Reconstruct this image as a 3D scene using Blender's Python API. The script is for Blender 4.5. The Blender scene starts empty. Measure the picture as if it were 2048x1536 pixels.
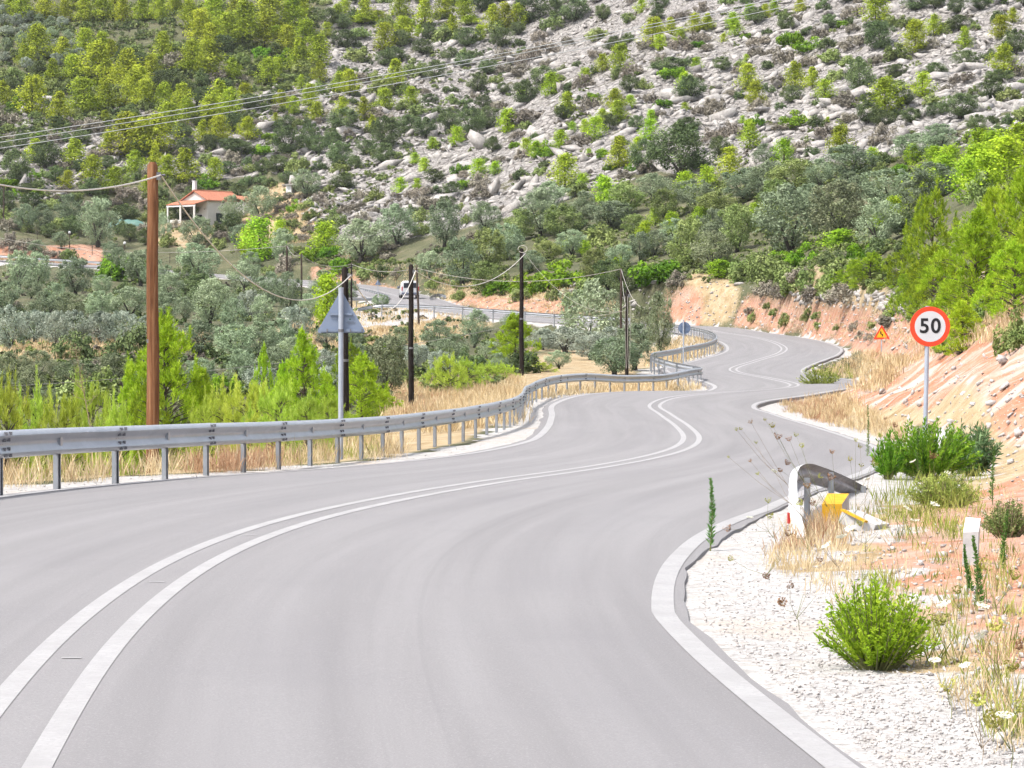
SUN_E, SUN_A, EXPO = 2.4, 7.0, 1.33
HAZE_D = 0.00006
LEAFK = 1.2
import bpy, bmesh, math, random
import numpy as np
from mathutils import Vector, Matrix

random.seed(7)
rng = np.random.default_rng(11)
scene = bpy.context.scene
col = scene.collection
F = 5600.0
PITCH = math.atan((768 - 650) / F)
CAM = np.array([0.0, 0.0, 1.7])
cp, sp = math.cos(PITCH), math.sin(PITCH)


def ray(px, py):
    u, v = (px - 1024) / F, (768 - py) / F
    return np.array([u, cp + v * sp, -sp + v * cp])


def P(px, py, Y):
    d = ray(px, py)
    return CAM + d * (Y / d[1])


def project(p):
    q = np.asarray(p, float) - CAM
    dep = q[..., 1] * cp - q[..., 2] * sp
    v = q[..., 1] * sp + q[..., 2] * cp
    return 1024 + F * q[..., 0] / dep, 768 - F * v / dep


def smooth(a, b, x):
    t = np.clip((x - a) / (b - a), 0, 1)
    return t * t * (3 - 2 * t)


def hashn(ix, iy, seed):
    h = np.sin(ix * 127.1 + iy * 311.7 + seed * 74.7) * 43758.5453
    return h - np.floor(h)


def vnoise(x, y, seed=0):
    ix, iy = np.floor(x), np.floor(y)
    fx, fy = x - ix, y - iy
    fx, fy = fx * fx * (3 - 2 * fx), fy * fy * (3 - 2 * fy)
    a, b = hashn(ix, iy, seed), hashn(ix + 1, iy, seed)
    c, d = hashn(ix, iy + 1, seed), hashn(ix + 1, iy + 1, seed)
    return (a + (b - a) * fx) * (1 - fy) + (c + (d - c) * fx) * fy - 0.5


def fbm(x, y, seed=0, oct=4):
    s, a = 0, 1.0
    for k in range(oct):
        s = s + a * vnoise(x * 2 ** k, y * 2 ** k, seed + k)
        a *= 0.5
    return s


def in_poly(poly, x, y):
    n = len(poly)
    inside = np.zeros(np.shape(x), bool)
    j = n - 1
    for i in range(n):
        xi, yi = poly[i]
        xj, yj = poly[j]
        c = ((yi > y) != (yj > y)) & (x < (xj - xi) * (y - yi) / (yj - yi + 1e-12) + xi)
        inside ^= c
        j = i
    return inside


# ---------------------------------------------------------------- object helpers
def link(o, parent=None):
    col.objects.link(o)
    if parent is not None:
        o.parent = parent
    return o


def tag(o, label=None, cat=None, group=None, kind=None):
    if label:
        o['label'] = label
    if cat:
        o['category'] = cat
    if group:
        o['group'] = group
    if kind:
        o['kind'] = kind
    return o


def empty(name, loc=(0, 0, 0), label=None, cat=None, group=None, rz=0.0):
    o = bpy.data.objects.new(name, None)
    o.empty_display_size = 0.1
    o.location = loc
    o.rotation_euler.z = rz
    link(o)
    return tag(o, label, cat, group)


def raw_mesh(name, V, Fc, mat=None, smooth_=False, uv=None):
    """V (n,3); Fc (m,k) uniform face array"""
    V = np.asarray(V, np.float32)
    Fc = np.asarray(Fc, np.int32)
    me = bpy.data.meshes.new(name)
    m, k = Fc.shape
    me.vertices.add(len(V))
    me.vertices.foreach_set('co', V.ravel())
    me.loops.add(m * k)
    me.loops.foreach_set('vertex_index', Fc.ravel())
    me.polygons.add(m)
    me.polygons.foreach_set('loop_start', np.arange(0, m * k, k, dtype=np.int32))
    me.polygons.foreach_set('loop_total', np.full(m, k, np.int32))
    if smooth_:
        me.polygons.foreach_set('use_smooth', np.ones(m, bool))
    if uv is not None:
        l = me.uv_layers.new(name='tone')
        l.data.foreach_set('uv', np.asarray(uv, np.float32).ravel())
    me.update(calc_edges=True)
    me.validate()
    if mat:
        me.materials.append(mat)
    return me


class MB:
    """collects simple solids into one mesh"""

    def __init__(self):
        self.v, self.f, self.m = [], [], []
        self.mi = 0

    def add(self, V, Fs):
        b = len(self.v)
        self.v += [tuple(float(c) for c in p) for p in V]
        for f in Fs:
            self.f.append([i + b for i in f])
            self.m.append(self.mi)

    def box(self, c, s, rz=0.0, taper=1.0):
        hx, hy, hz = s[0] / 2, s[1] / 2, s[2] / 2
        V = []
        for z, k in ((-hz, 1), (hz, taper)):
            for x, y in ((-hx, -hy), (hx, -hy), (hx, hy), (-hx, hy)):
                x *= k
                y *= k
                V.append((c[0] + x * math.cos(rz) - y * math.sin(rz), c[1] + x * math.sin(rz) + y * math.cos(rz), c[2] + z))
        self.add(V, [(0, 3, 2, 1), (4, 5, 6, 7), (0, 1, 5, 4), (1, 2, 6, 5), (2, 3, 7, 6), (3, 0, 4, 7)])

    def tube(self, pts, rad, n=8, cap=True):
        pts = [np.asarray(p, float) for p in pts]
        if not hasattr(rad, '__len__'):
            rad = [rad] * len(pts)
        V, Fs = [], []
        up = np.array([0.13, 0.31, 0.94])
        for i, p in enumerate(pts):
            t = pts[min(i + 1, len(pts) - 1)] - pts[max(i - 1, 0)]
            t = t / (np.linalg.norm(t) + 1e-9)
            a = np.cross(t, up)
            if np.linalg.norm(a) < 0.05:
                a = np.cross(t, (1, 0, 0))
            a /= np.linalg.norm(a)
            b = np.cross(t, a)
            for k in range(n):
                w = 2 * math.pi * k / n
                V.append(p + rad[i] * (math.cos(w) * a + math.sin(w) * b))
        for i in range(len(pts) - 1):
            for k in range(n):
                k2 = (k + 1) % n
                Fs.append((i * n + k, i * n + k2, (i + 1) * n + k2, (i + 1) * n + k))
        if cap:
            Fs.append(tuple(range(n - 1, -1, -1)))
            Fs.append(tuple((len(pts) - 1) * n + k for k in range(n)))
        self.add(V, Fs)

    def lathe(self, prof, c, axis='z', n=24):
        V, Fs = [], []
        for r, h in prof:
            for k in range(n):
                w = 2 * math.pi * k / n
                q = (r * math.cos(w), r * math.sin(w), h)
                if axis == 'y':
                    q = (q[0], q[2], q[1])
                if axis == 'x':
                    q = (q[2], q[0], q[1])
                V.append((c[0] + q[0], c[1] + q[1], c[2] + q[2]))
        m = len(prof)
        for i in range(m - 1):
            for k in range(n):
                k2 = (k + 1) % n
                Fs.append((i * n + k, i * n + k2, (i + 1) * n + k2, (i + 1) * n + k))
        Fs.append(tuple(range(n - 1, -1, -1)))
        Fs.append(tuple((m - 1) * n + k for k in range(n)))
        self.add(V, Fs)

    def prism(self, poly, y0, y1):
        """poly in (x,z), extruded along y"""
        n = len(poly)
        V = [(x, y0, z) for x, z in poly] + [(x, y1, z) for x, z in poly]
        Fs = [tuple(range(n)), tuple(range(2 * n - 1, n - 1, -1))]
        for i in range(n):
            j = (i + 1) % n
            Fs.append((j, i, n + i, n + j))
        self.add(V, Fs)

    def mesh(self, name, mats, smooth_=False, bevel=0):
        me = bpy.data.meshes.new(name)
        me.from_pydata(self.v, [], self.f)
        if not isinstance(mats, (list, tuple)):
            mats = [mats]
        for m in mats:
            me.materials.append(m)
        me.polygons.foreach_set('material_index', np.array(self.m, np.int32))
        bm = bmesh.new()
        bm.from_mesh(me)
        bmesh.ops.recalc_face_normals(bm, faces=bm.faces)
        if bevel:
            es = [e for e in bm.edges if len(e.link_faces) == 2 and e.calc_face_angle(0) > 0.6]
            bmesh.ops.bevel(bm, geom=es, offset=bevel, segments=2, affect='EDGES', profile=0.5)
        bm.to_mesh(me)
        bm.free()
        if smooth_:
            me.polygons.foreach_set('use_smooth', np.ones(len(me.polygons), bool))
            me.set_sharp_from_angle(angle=math.radians(40))
        return me

    def build(self, name, mats, parent=None, loc=(0, 0, 0), smooth_=False, bevel=0):
        o = bpy.data.objects.new(name, self.mesh(name, mats, smooth_, bevel))
        o.location = loc
        return link(o, parent)


def mesh_obj(name, me, parent=None, loc=(0, 0, 0)):
    o = bpy.data.objects.new(name, me)
    o.location = loc
    return link(o, parent)


# ---------------------------------------------------------------- materials
class NT:
    K = 0.6

    def __init__(self, name):
        self.m = bpy.data.materials.new(name)
        self.m.use_nodes = True
        self.t = self.m.node_tree
        self.t.nodes.clear()
        self.out = self.n('ShaderNodeOutputMaterial')

    def n(self, typ, **kw):
        nd = self.t.nodes.new(typ)
        for k, v in kw.items():
            if k.startswith('i_'):
                nd.inputs[k[2:]].default_value = v
            else:
                setattr(nd, k, v)
        return nd

    def l(self, a, b):
        self.t.links.new(a, b)

    def pos(self):
        if not hasattr(self, '_p'):
            self._p = self.n('ShaderNodeNewGeometry').outputs['Position']
        return self._p

    def obj(self):
        if not hasattr(self, '_o'):
            self._o = self.n('ShaderNodeTexCoord').outputs['Object']
        return self._o

    def noise(self, scale, detail=4, rough=0.6, vec=None, dist=0.0):
        nd = self.n('ShaderNodeTexNoise')
        nd.inputs['Scale'].default_value = scale
        nd.inputs['Detail'].default_value = detail
        nd.inputs['Roughness'].default_value = rough
        nd.inputs['Distortion'].default_value = dist
        self.l(vec if vec is not None else self.pos(), nd.inputs['Vector'])
        return nd.outputs['Fac']

    def voro(self, scale, feature='F1', vec=None, out='Distance', rand=1.0):
        nd = self.n('ShaderNodeTexVoronoi', feature=feature)
        nd.inputs['Scale'].default_value = scale
        nd.inputs['Randomness'].default_value = rand
        self.l(vec if vec is not None else self.pos(), nd.inputs['Vector'])
        return nd.outputs[out]

    def ramp(self, fac, stops):
        nd = self.n('ShaderNodeValToRGB')
        cr = nd.color_ramp
        while len(cr.elements) < len(stops):
            cr.elements.new(0.5)
        for e, (p, c) in zip(cr.elements, stops):
            e.position = p
            e.color = (*[min(q * NT.K, .9) for q in c[:3]], 1)
        self.l(fac, nd.inputs['Fac'])
        return nd.outputs['Color']

    def step(self, fac, a, b):
        nd = self.n('ShaderNodeMapRange', interpolation_type='SMOOTHSTEP')
        nd.inputs['From Min'].default_value = a
        nd.inputs['From Max'].default_value = b
        self.l(fac, nd.inputs['Value'])
        return nd.outputs['Result']

    def mix(self, fac, a, b, blend='MIX'):
        nd = self.n('ShaderNodeMix', data_type='RGBA', blend_type=blend)
        for sock, v in ((nd.inputs['Factor'], fac), (nd.inputs['A'], a), (nd.inputs['B'], b)):
            pass
        ins = [s for s in nd.inputs if s.enabled]
        for s, v in zip(ins, (fac, a, b)):
            if isinstance(v, (int, float)):
                s.default_value = v
            elif isinstance(v, tuple):
                s.default_value = (*[q * NT.K for q in v], 1)
            else:
                self.l(v, s)
        return [s for s in nd.outputs if s.enabled][0]

    def math(self, op, a, b=0.0, clamp=False):
        nd = self.n('ShaderNodeMath', operation=op, use_clamp=clamp)
        for i, v in enumerate((a, b)):
            if isinstance(v, (int, float)):
                nd.inputs[i].default_value = v
            else:
                self.l(v, nd.inputs[i])
        return nd.outputs[0]

    def bump(self, h, strength, dist, normal=None):
        nd = self.n('ShaderNodeBump')
        nd.inputs['Strength'].default_value = strength
        nd.inputs['Distance'].default_value = dist
        self.l(h, nd.inputs['Height'])
        if normal is not None:
            self.l(normal, nd.inputs['Normal'])
        return nd.outputs['Normal']

    def bsdf(self, color, rough=0.8, metal=0.0, normal=None, spec=0.3):
        b = self.n('ShaderNodeBsdfPrincipled')
        b.inputs['Specular IOR Level'].default_value = spec
        b.inputs['Metallic'].default_value = metal
        if isinstance(color, tuple):
            b.inputs['Base Color'].default_value = (*color, 1)
        else:
            self.l(color, b.inputs['Base Color'])
        if isinstance(rough, (int, float)):
            b.inputs['Roughness'].default_value = rough
        else:
            self.l(rough, b.inputs['Roughness'])
        if normal is not None:
            self.l(normal, b.inputs['Normal'])
        return b.outputs['BSDF']

    def done(self, shader):
        self.l(shader, self.out.inputs['Surface'])
        return self.m


def mat_mottled(name, c1, c2, scale=3.0, rough=0.7, metal=0.0, bump=0.0, bdist=0.01, local=True, spec=0.3):
    t = NT(name)
    vec = t.obj() if local else t.pos()
    n1 = t.noise(scale, 6, 0.65, vec)
    c = t.ramp(n1, [(0.3, c1), (0.7, c2)])
    nm = t.bump(t.noise(scale * 6, 4, 0.6, vec), bump, bdist) if bump else None
    return t.done(t.bsdf(c, rough, metal, nm, spec))


def mat_leaf(name, lo, mid, hi, trans=0.3, var=0.25, rough=0.55, tint=None):
    NT.K = LEAFK
    t = NT(name)
    uv = t.n('ShaderNodeUVMap', uv_map='tone')
    sx = t.n('ShaderNodeSeparateXYZ')
    t.l(uv.outputs['UV'], sx.inputs[0])
    c = t.ramp(sx.outputs['X'], [(0.05, lo), (0.5, mid), (0.95, hi)])
    NT.K = 0.6
    oi = t.n('ShaderNodeObjectInfo')
    hsv = t.n('ShaderNodeHueSaturation')
    mr = t.n('ShaderNodeMapRange')
    t.l(oi.outputs['Random'], mr.inputs['Value'])
    mr.inputs['To Min'].default_value = 1 - var
    mr.inputs['To Max'].default_value = 1 + var
    t.l(mr.outputs[0], hsv.inputs['Value'])
    r2 = t.math('FRACT', t.math('MULTIPLY', oi.outputs['Random'], 17.31))
    mr2 = t.n('ShaderNodeMapRange')
    t.l(r2, mr2.inputs['Value'])
    mr2.inputs['To Min'].default_value = 0.485
    mr2.inputs['To Max'].default_value = 0.515
    t.l(mr2.outputs[0], hsv.inputs['Hue'])
    t.l(c, hsv.inputs['Color'])
    c = hsv.outputs['Color']
    b = t.bsdf(c, 0.8, 0, None, 0.08)
    tr = t.n('ShaderNodeBsdfTranslucent')
    t.l(c, tr.inputs['Color'])
    mx = t.n('ShaderNodeMixShader')
    mx.inputs[0].default_value = trans
    t.l(b, mx.inputs[1])
    t.l(tr.outputs[0], mx.inputs[2])
    return t.done(mx.outputs[0])


# ---------------------------------------------------------------- road centre line (photo point, distance) -> world
RC = [(30, 1480, 11.5), (215, 1250, 16.05), (400, 1120, 21), (600, 1045, 26.2), (800, 1000, 31.2), (1000, 965, 36.4), (1150, 945, 40.8),
      (1290, 920, 46.7), (1360, 900, 52.6), (1383, 880, 59.6), (1365, 855, 69.6), (1330, 830, 82), (1310, 811, 92.5), (1352, 795, 100),
      (1450, 786, 106), (1562, 778, 111), (1588, 770, 118), (1535, 757, 127), (1475, 746, 136), (1467, 738, 142), (1510, 723, 153),
      (1558, 708, 169), (1568, 697, 180), (1530, 680, 203), (1455, 667, 225), (1380, 657, 239), (1240, 648, 250), (1112, 641, 257),
      (1000, 631, 264), (900, 618, 272), (845, 608, 281), (810, 597, 297), (745, 580, 322), (685, 571, 338), (600, 563, 350), (400, 548, 366),
      (210, 533, 380), (100, 527, 386), (0, 521, 390), (-200, 512, 398), (-600, 500, 410)]
ctrl = np.array([P(*r) for r in RC])
# continue behind the camera
pre = [ctrl[0] + np.array([0.6, -6, 0.0]), ctrl[0] + np.array([2.2, -16, 0.05]), ctrl[0] + np.array([4.5, -30, 0.1])]
ctrl = np.vstack([np.array(pre[::-1]), ctrl])


def catmull(pts, step):
    d = np.r_[0, np.cumsum(np.linalg.norm(np.diff(pts[:, :2], axis=0), axis=1) ** 0.5)]
    fine = []
    n = len(pts)
    for i in range(n - 1):
        p0, p1, p2, p3 = pts[max(i - 1, 0)], pts[i], pts[i + 1], pts[min(i + 2, n - 1)]
        t1, t2 = d[i], d[i + 1]
        t0 = d[i - 1] if i > 0 else t1 - (t2 - t1)
        t3 = d[i + 2] if i + 2 < n else t2 + (t2 - t1)
        m1 = (p2 - p1) / (t2 - t1) - (p2 - p0) / (t2 - t0) + (p1 - p0) / (t1 - t0) if i > 0 else (p2 - p1) / (t2 - t1)
        m2 = (p3 - p2) / (t3 - t2) - (p3 - p1) / (t3 - t1) + (p2 - p1) / (t2 - t1) if i + 2 < n else (p2 - p1) / (t2 - t1)
        m1, m2 = m1 * (t2 - t1), m2 * (t2 - t1)
        for k in range(24):
            s = k / 24
            fine.append((2 * s ** 3 - 3 * s ** 2 + 1) * p1 + (s ** 3 - 2 * s ** 2 + s) * m1 + (-2 * s ** 3 + 3 * s ** 2) * p2 + (s ** 3 - s ** 2) * m2)
    fine.append(pts[-1])
    fine = np.array(fine)
    L = np.r_[0, np.cumsum(np.linalg.norm(np.diff(fine, axis=0), axis=1))]
    q = np.arange(0, L[-1], step)
    return np.stack([np.interp(q, L, fine[:, k]) for k in range(3)], 1), q


RP, RS = catmull(ctrl, 0.5)
# light smoothing of the line and the levels
for _ in range(6):
    RP[1:-1] = 0.25 * RP[:-2] + 0.5 * RP[1:-1] + 0.25 * RP[2:]
for _ in range(40):
    RP[1:-1, 2] = 0.25 * RP[:-2, 2] + 0.5 * RP[1:-1, 2] + 0.25 * RP[2:, 2]
tan = np.gradient(RP[:, :2], axis=0)
tan /= np.linalg.norm(tan, axis=1)[:, None]
RN = np.stack([tan[:, 1], -tan[:, 0]], 1)  # points to the right of travel
RYv = RP[:, 1]
RI0 = int(np.argmin(np.abs(RYv - 11.5)))  # index near the camera
# lane widths (to the edge line) as a function of arc length
arc_cam = RS[RI0]


def arc_at_Y(Y, upto=235):
    i = int(np.argmin(np.abs(RP[:, 1] - Y)))
    return RS[i]


WY = [(-40, 3.3, 3.2), (11, 3.4, 3.28), (17, 3.5, 3.27), (23, 3.8, 3.65), (31, 4.2, 4.1), (42, 4.0, 4.1), (50, 3.7, 3.8), (60, 3.4, 3.4), (80, 3.3, 3.2),
      (120, 3.3, 3.3), (150, 3.4, 3.5), (180, 3.6, 3.6), (230, 3.5, 3.5), (420, 3.3, 3.3)]
WL = np.interp(RYv, [w[0] for w in WY], [w[1] for w in WY])
WR = np.interp(RYv, [w[0] for w in WY], [w[2] for w in WY])
# crossfall: curvature-driven superelevation
ang = np.unwrap(np.arctan2(tan[:, 0], tan[:, 1]))
curv = np.gradient(ang, RS)
for _ in range(60):
    curv[1:-1] = 0.25 * curv[:-2] + 0.5 * curv[1:-1] + 0.25 * curv[2:]
SE = np.clip(curv * 0.9, -0.05, 0.05)  # right-turn positive -> right side lower


def road_pt(i, d, lift=0.0):
    p = RP[i]
    return np.array([p[0] + RN[i, 0] * d, p[1] + RN[i, 1] * d, p[2] - SE[i] * d + lift])


# ---------------------------------------------------------------- terrain
CP = [  # photo x, photo y, distance
    (0, 470, 402), (0, 430, 425), (0, 300, 470), (0, 150, 522), (0, 0, 578), (0, -160, 650),
    (250, 500, 398), (200, 440, 425), (250, 300, 470), (250, 150, 520), (250, 0, 575), (250, -160, 650),
    (415, 440, 428), (480, 440, 425), (350, 450, 420), (500, 330, 460), (500, 200, 500), (500, 80, 545), (500, -20, 590), (500, -160, 650),
    (600, 450, 400), (600, 380, 430), (620, 330, 450), (600, 250, 482), (700, 150, 520), (700, 60, 560), (700, -100, 630),
    (700, 430, 400), (830, 372, 412), (850, 330, 440), (900, 250, 478), (950, 150, 520), (950, 50, 560), (950, -100, 630),
    (1000, 400, 380), (1010, 280, 425), (1010, 235, 470), (1150, 110, 515), (1170, 40, 545), (1200, -60, 590),
    (1150, 330, 375), (1150, 220, 415), (1300, 330, 355), (1300, 200, 405), (1300, 90, 450), (1420, 0, 490), (1400, -100, 540),
    (1500, 330, 340), (1500, 200, 395), (1500, 80, 440), (1700, 330, 310), (1700, 200, 370), (1700, 60, 420), (1700, -80, 480),
    (2000, 350, 235), (2000, 260, 300), (2000, 150, 355), (2000, 0, 420), (2000, -120, 480),
    (2400, 300, 240), (2400, 150, 340), (2400, 0, 420), (2700, 400, 150),
    (1430, 545, 256), (1400, 600, 246), (1480, 600, 240), (1340, 575, 250), (1600, 602, 207), (1560, 590, 220), (1750, 635, 172), (1800, 620, 165), (1500, 450, 292),
    (1300, 450, 312), (1300, 540, 272), (1100, 450, 332), (1100, 540, 292), (900, 490, 330), (900, 555, 302), (1100, 600, 270), (1000, 590, 280),
    (700, 480, 370), (760, 550, 338), (600, 500, 372),
    (1900, 560, 112), (1900, 610, 92), (2040, 600, 76), (2040, 690, 60), (2048, 760, 56), (1960, 720, 66), (1850, 720, 90), (1950, 660, 80),
    (1765, 716, 136), (1765, 742, 106), (1700, 762, 118), (1835, 706, 110), (1800, 690, 130), (1750, 520, 205), (1750, 400, 272), (1900, 450, 190), (2040, 450, 140), (1850, 620, 130),
    (350, 690, 172), (100, 700, 168), (620, 665, 192), (850, 645, 232), (720, 640, 256), (780, 655, 240), (870, 700, 190), (600, 610, 270),
    (900, 785, 124), (830, 832, 108), (1000, 765, 130), (1150, 730, 158), (1210, 700, 185), (1330, 720, 160), (700, 760, 140), (500, 780, 130), (300, 790, 125), (100, 790, 125),
    (200, 600, 250), (400, 600, 262), (550, 640, 235), (200, 550, 322), (50, 550, 340), (400, 555, 335), (50, 640, 220), (300, 640, 215),
    (-500, 600, 250), (-500, 700, 165), (-500, 440, 425), (-500, 300, 480), (-500, 0, 580), (-500, 800, 120), (-500, 540, 350),
]
cpw = [P(*c) for c in CP]
# left of the rail the land drops, right of the road it rises
for Y, dl, zl, dr, zr in [(14, 3.2, -.15, 2.5, .12), (20, 3.2, -.15, 2.5, .12), (28, 3.5, -.15, 3, .1), (36, 3.5, -.2, 1.6, .0), (44, 4, -.25, 2.2, .0),
                          (55, 4.5, -.3, 2.2, .0), (66, 4, -.3, 2.0, .0), (78, 4, -.3, 2.0, .0), (92, 4, -.3, 2.4, .0), (104, 3.5, -.3, 3, .05),
                          (120, 3.5, -.4, 4, .1), (140, 3, -.2, 4, .2), (165, 3, -.2, 3, .1)]:
    i = int(np.argmin(np.abs(RYv - Y)))
    p = road_pt(i, -(WL[i] + 1.2)); cpw.append(p + [0, 0, -.03])
    p = road_pt(i, -(WL[i] + dl)); cpw.append(p + [0, 0, zl])
    p = road_pt(i, WR[i] + dr); cpw.append(p + [0, 0, zr])
for Y, d, dz in [(14, 7, .35), (20, 7, .45), (28, 8, .9), (36, 5.2, .55), (36, 8, 2.0), (44, 5.2, 1.6), (44, 9, 2.8), (55, 5.0, 1.7), (55, 9, 3.0), (66, 5, 1.7), (66, 9, 2.9), (78, 5, 1.6), (78, 9, 2.5),
                 (92, 6, 1.6), (92, 10, 2.3)]:
    i = int(np.argmin(np.abs(RYv - Y)))
    cpw.append(road_pt(i, WR[i] + d) + [0, 0, dz])
for Y, d, dz in [(14, -10, -.6), (25, -12, -.8), (40, -14, -1.1), (60, -14, -1.3), (60, -24, -2.6), (85, -12, -1.3), (30, -30, -2.5), (10, -30, -2.5)]:
    i = int(np.argmin(np.abs(RYv - Y)))
    cpw.append(road_pt(i, d) + [0, 0, dz])
for i in range(int(np.argmin(np.abs(RYv - 185))), len(RP) - 5, 24):
    cpw.append(RP[i].copy())
for x, y, z in [(-25, -20, -2), (0, -30, .3), (25, -20, 2), (30, 20, 3.2), (40, 60, 8), (60, 110, 14), (-60, 30, -6), (-90, 90, -5)]:
    cpw.append(np.array([x, y, z], float))
cpw = np.array(cpw)
AN = np.array([1.0, 0.55])


def tps_fit(pts, lam):
    X = pts[:, :2] * AN
    n = len(X)
    d2 = ((X[:, None] - X[None]) ** 2).sum(-1)
    K = 0.5 * d2 * np.log(d2 + 1e-9)
    A = np.zeros((n + 3, n + 3))
    A[:n, :n] = K + lam * np.eye(n)
    A[:n, n] = 1
    A[:n, n + 1:] = X
    A[n, :n] = 1
    A[n + 1:, :n] = X.T
    b = np.r_[pts[:, 2], 0, 0, 0]
    return X, np.linalg.solve(A, b)


TX, TW = tps_fit(cpw, 1.0)


def tps(x, y):
    q = np.stack([x, y], -1) * AN
    out = np.empty(len(q))
    for s in range(0, len(q), 20000):
        e = q[s:s + 20000]
        d2 = ((e[:, None] - TX[None]) ** 2).sum(-1)
        out[s:s + 20000] = (0.5 * d2 * np.log(d2 + 1e-9)) @ TW[:-3] + TW[-3] + e @ TW[-2:]
    return out


rows = [-32.0]
while rows[-1] < 860:
    y = rows[-1]
    if y < 8: s = 1.2
    elif y < 60: s = 0.22
    elif y < 120: s = 0.32
    elif y < 250: s = 0.6
    elif y < 390: s = 0.85
    elif y < 600: s = 0.9
    else: s = 5
    rows.append(y + s)
GY = np.array(rows)
NC = 380
tt = np.linspace(-1, 1, NC)
GU = np.where(np.abs(tt) < 0.86, tt / 0.86, np.sign(tt) * (1 + (np.abs(tt) - 0.86) * 13))


def half_w(y):
    return 9.0 + 0.225 * np.maximum(y, 0)


GX = GU[None, :] * half_w(GY)[:, None]
GYY = np.repeat(GY[:, None], NC, 1)
fx, fy = GX.ravel(), GYY.ravel()
H0 = tps(fx, fy)
# nearest point on the road
near_i = np.zeros(len(fx), int)
near_d = np.full(len(fx), 1e9)
RC1 = RP[::3]
for s in range(0, len(fx), 20000):
    e = slice(s, s + 20000)
    d2 = (fx[e, None] - RC1[None, :, 0]) ** 2 + (fy[e, None] - RC1[None, :, 1]) ** 2
    j = np.argmin(d2, 1)
    near_i[e] = j * 3
for off in (-2, -1, 0, 1, 2):
    pass
best_i = near_i.copy()
bd = np.full(len(fx), 1e18)
for off in (-2, -1, 0, 1, 2):
    ii = np.clip(near_i + off, 0, len(RP) - 1)
    d2 = (fx - RP[ii, 0]) ** 2 + (fy - RP[ii, 1]) ** 2
    m = d2 < bd
    bd[m] = d2[m]
    best_i[m] = ii[m]
lat = (fx - RP[best_i, 0]) * RN[best_i, 0] + (fy - RP[best_i, 1]) * RN[best_i, 1]
dist = np.sqrt(bd)
dist = np.where(np.abs(lat) > dist * 0.5, dist, np.maximum(dist, np.abs(lat)))
edge = np.where(lat < 0, WL[best_i], WR[best_i]) + 0.28
zroad = RP[best_i, 2] - SE[best_i] * np.clip(lat, -6, 6)
beyond = dist - edge
# natural roughness
rockzone = smooth(330, 420, fy + 0.2 * np.abs(fx)) * 1.0
rockzone = np.maximum(rockzone, smooth(6, 25, fx - 10) * smooth(180, 300, fy))
H = H0 + fbm(fx / 30, fy / 30, 3, 3) * (0.35 + 3.2 * rockzone) * smooth(2, 14, beyond)
led = fbm(fx / 7.0, fy / 5.0, 9, 4)
H = H + rockzone * (1.1 * led + 0.9 * np.abs(fbm(fx / 3.5, fy / 3.0, 21, 3))) * smooth(3, 12, beyond)
bankm = smooth(1.6, 2.6, beyond) * (lat > 0) * (1 - smooth(10, 14, beyond)) * smooth(28, 36, fy)
H = H + bankm * (0.20 * fbm(fx / 1.6, fy / 3.5, 5, 4) + 0.30 * np.abs(fbm(fx / 2.6 + fy * .1, fy / 1.1, 8, 4)) + 0.10 * fbm(fx / .5, fy / .7, 18, 3))
H = H + 0.10 * fbm(fx / 1.3, fy / 1.3, 15, 3) * smooth(0.8, 2.0, beyond) * (1 - smooth(80, 200, fy))
w = smooth(0.15, 2.4, beyond)
w = np.where(lat < 0, smooth(0.6, 2.6, beyond), w)
sink = np.where(fy < 90, 0.03, np.where(fy < 240, 0.11, 0.16))
H = (zroad - sink + 0.02 * fbm(fx * 2, fy * 2, 2, 2)) * (1 - w) + H * w
# the roadbed itself never shows through the asphalt
H = np.where(beyond < -0.26, zroad - 0.22, H)
GZ = H.reshape(GX.shape)


def ground(x, y):
    x = np.asarray(x, float)
    y = np.asarray(y, float)
    i = np.clip(np.searchsorted(GY, y) - 1, 0, len(GY) - 2)
    ty = np.clip((y - GY[i]) / (GY[i + 1] - GY[i]), 0, 1)

    def at(row):
        u = x / half_w(GY[row])
        t = np.where(np.abs(u) < 1, u * 0.86, np.sign(u) * (0.86 + (np.abs(u) - 1) / 13))
        c = np.clip((t + 1) / 2 * (NC - 1), 0, NC - 1.001)
        j = c.astype(int)
        f = c - j
        return GZ[row, j] * (1 - f) + GZ[row, j + 1] * f
    return at(i) * (1 - ty) + at(i + 1) * ty


HY = np.concatenate([np.arange(8, 120, 0.25), np.arange(120, 850, 0.8)])


def hit(px, py, y0=8.0):
    d = ray(px, py)
    Y = HY[HY >= y0]
    x = d[0] / d[1] * Y
    z = CAM[2] + d[2] / d[1] * Y
    g = ground(x, Y)
    below = np.nonzero(z <= g)[0]
    if len(below) == 0:
        return None
    k = below[0]
    if k == 0:
        return np.array([x[k], Y[k], g[k]])
    da, db = z[k - 1] - g[k - 1], g[k] - z[k]
    f = da / (da + db + 1e-9)
    yy = Y[k - 1] + (Y[k] - Y[k - 1]) * f
    xx = d[0] / d[1] * yy
    return np.array([xx, yy, float(ground(xx, yy))])


def gpt(px, Y):
    x = (px - 1024) / F * Y
    return np.array([x, Y, float(ground(x, Y))])
# ---------------------------------------------------------------- ground sheet with land-cover weights
VP = np.stack([fx, fy, H], 1)
vpx, vpy = project(VP)
jx = vpx + 34 * fbm(fx * 0.2, fy * 0.12, 31, 4)
jy = vpy + 16 * fbm(fx * 0.2, fy * 0.12, 37, 4)
frontm = fy > 9


def mask(polys, ymin=9, ymax=900):
    m = np.zeros(len(fx), bool)
    for p in polys:
        m |= in_poly(p, jx, jy)
    return (m & (fy > ymin) & (fy < ymax)).astype(float)


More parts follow.
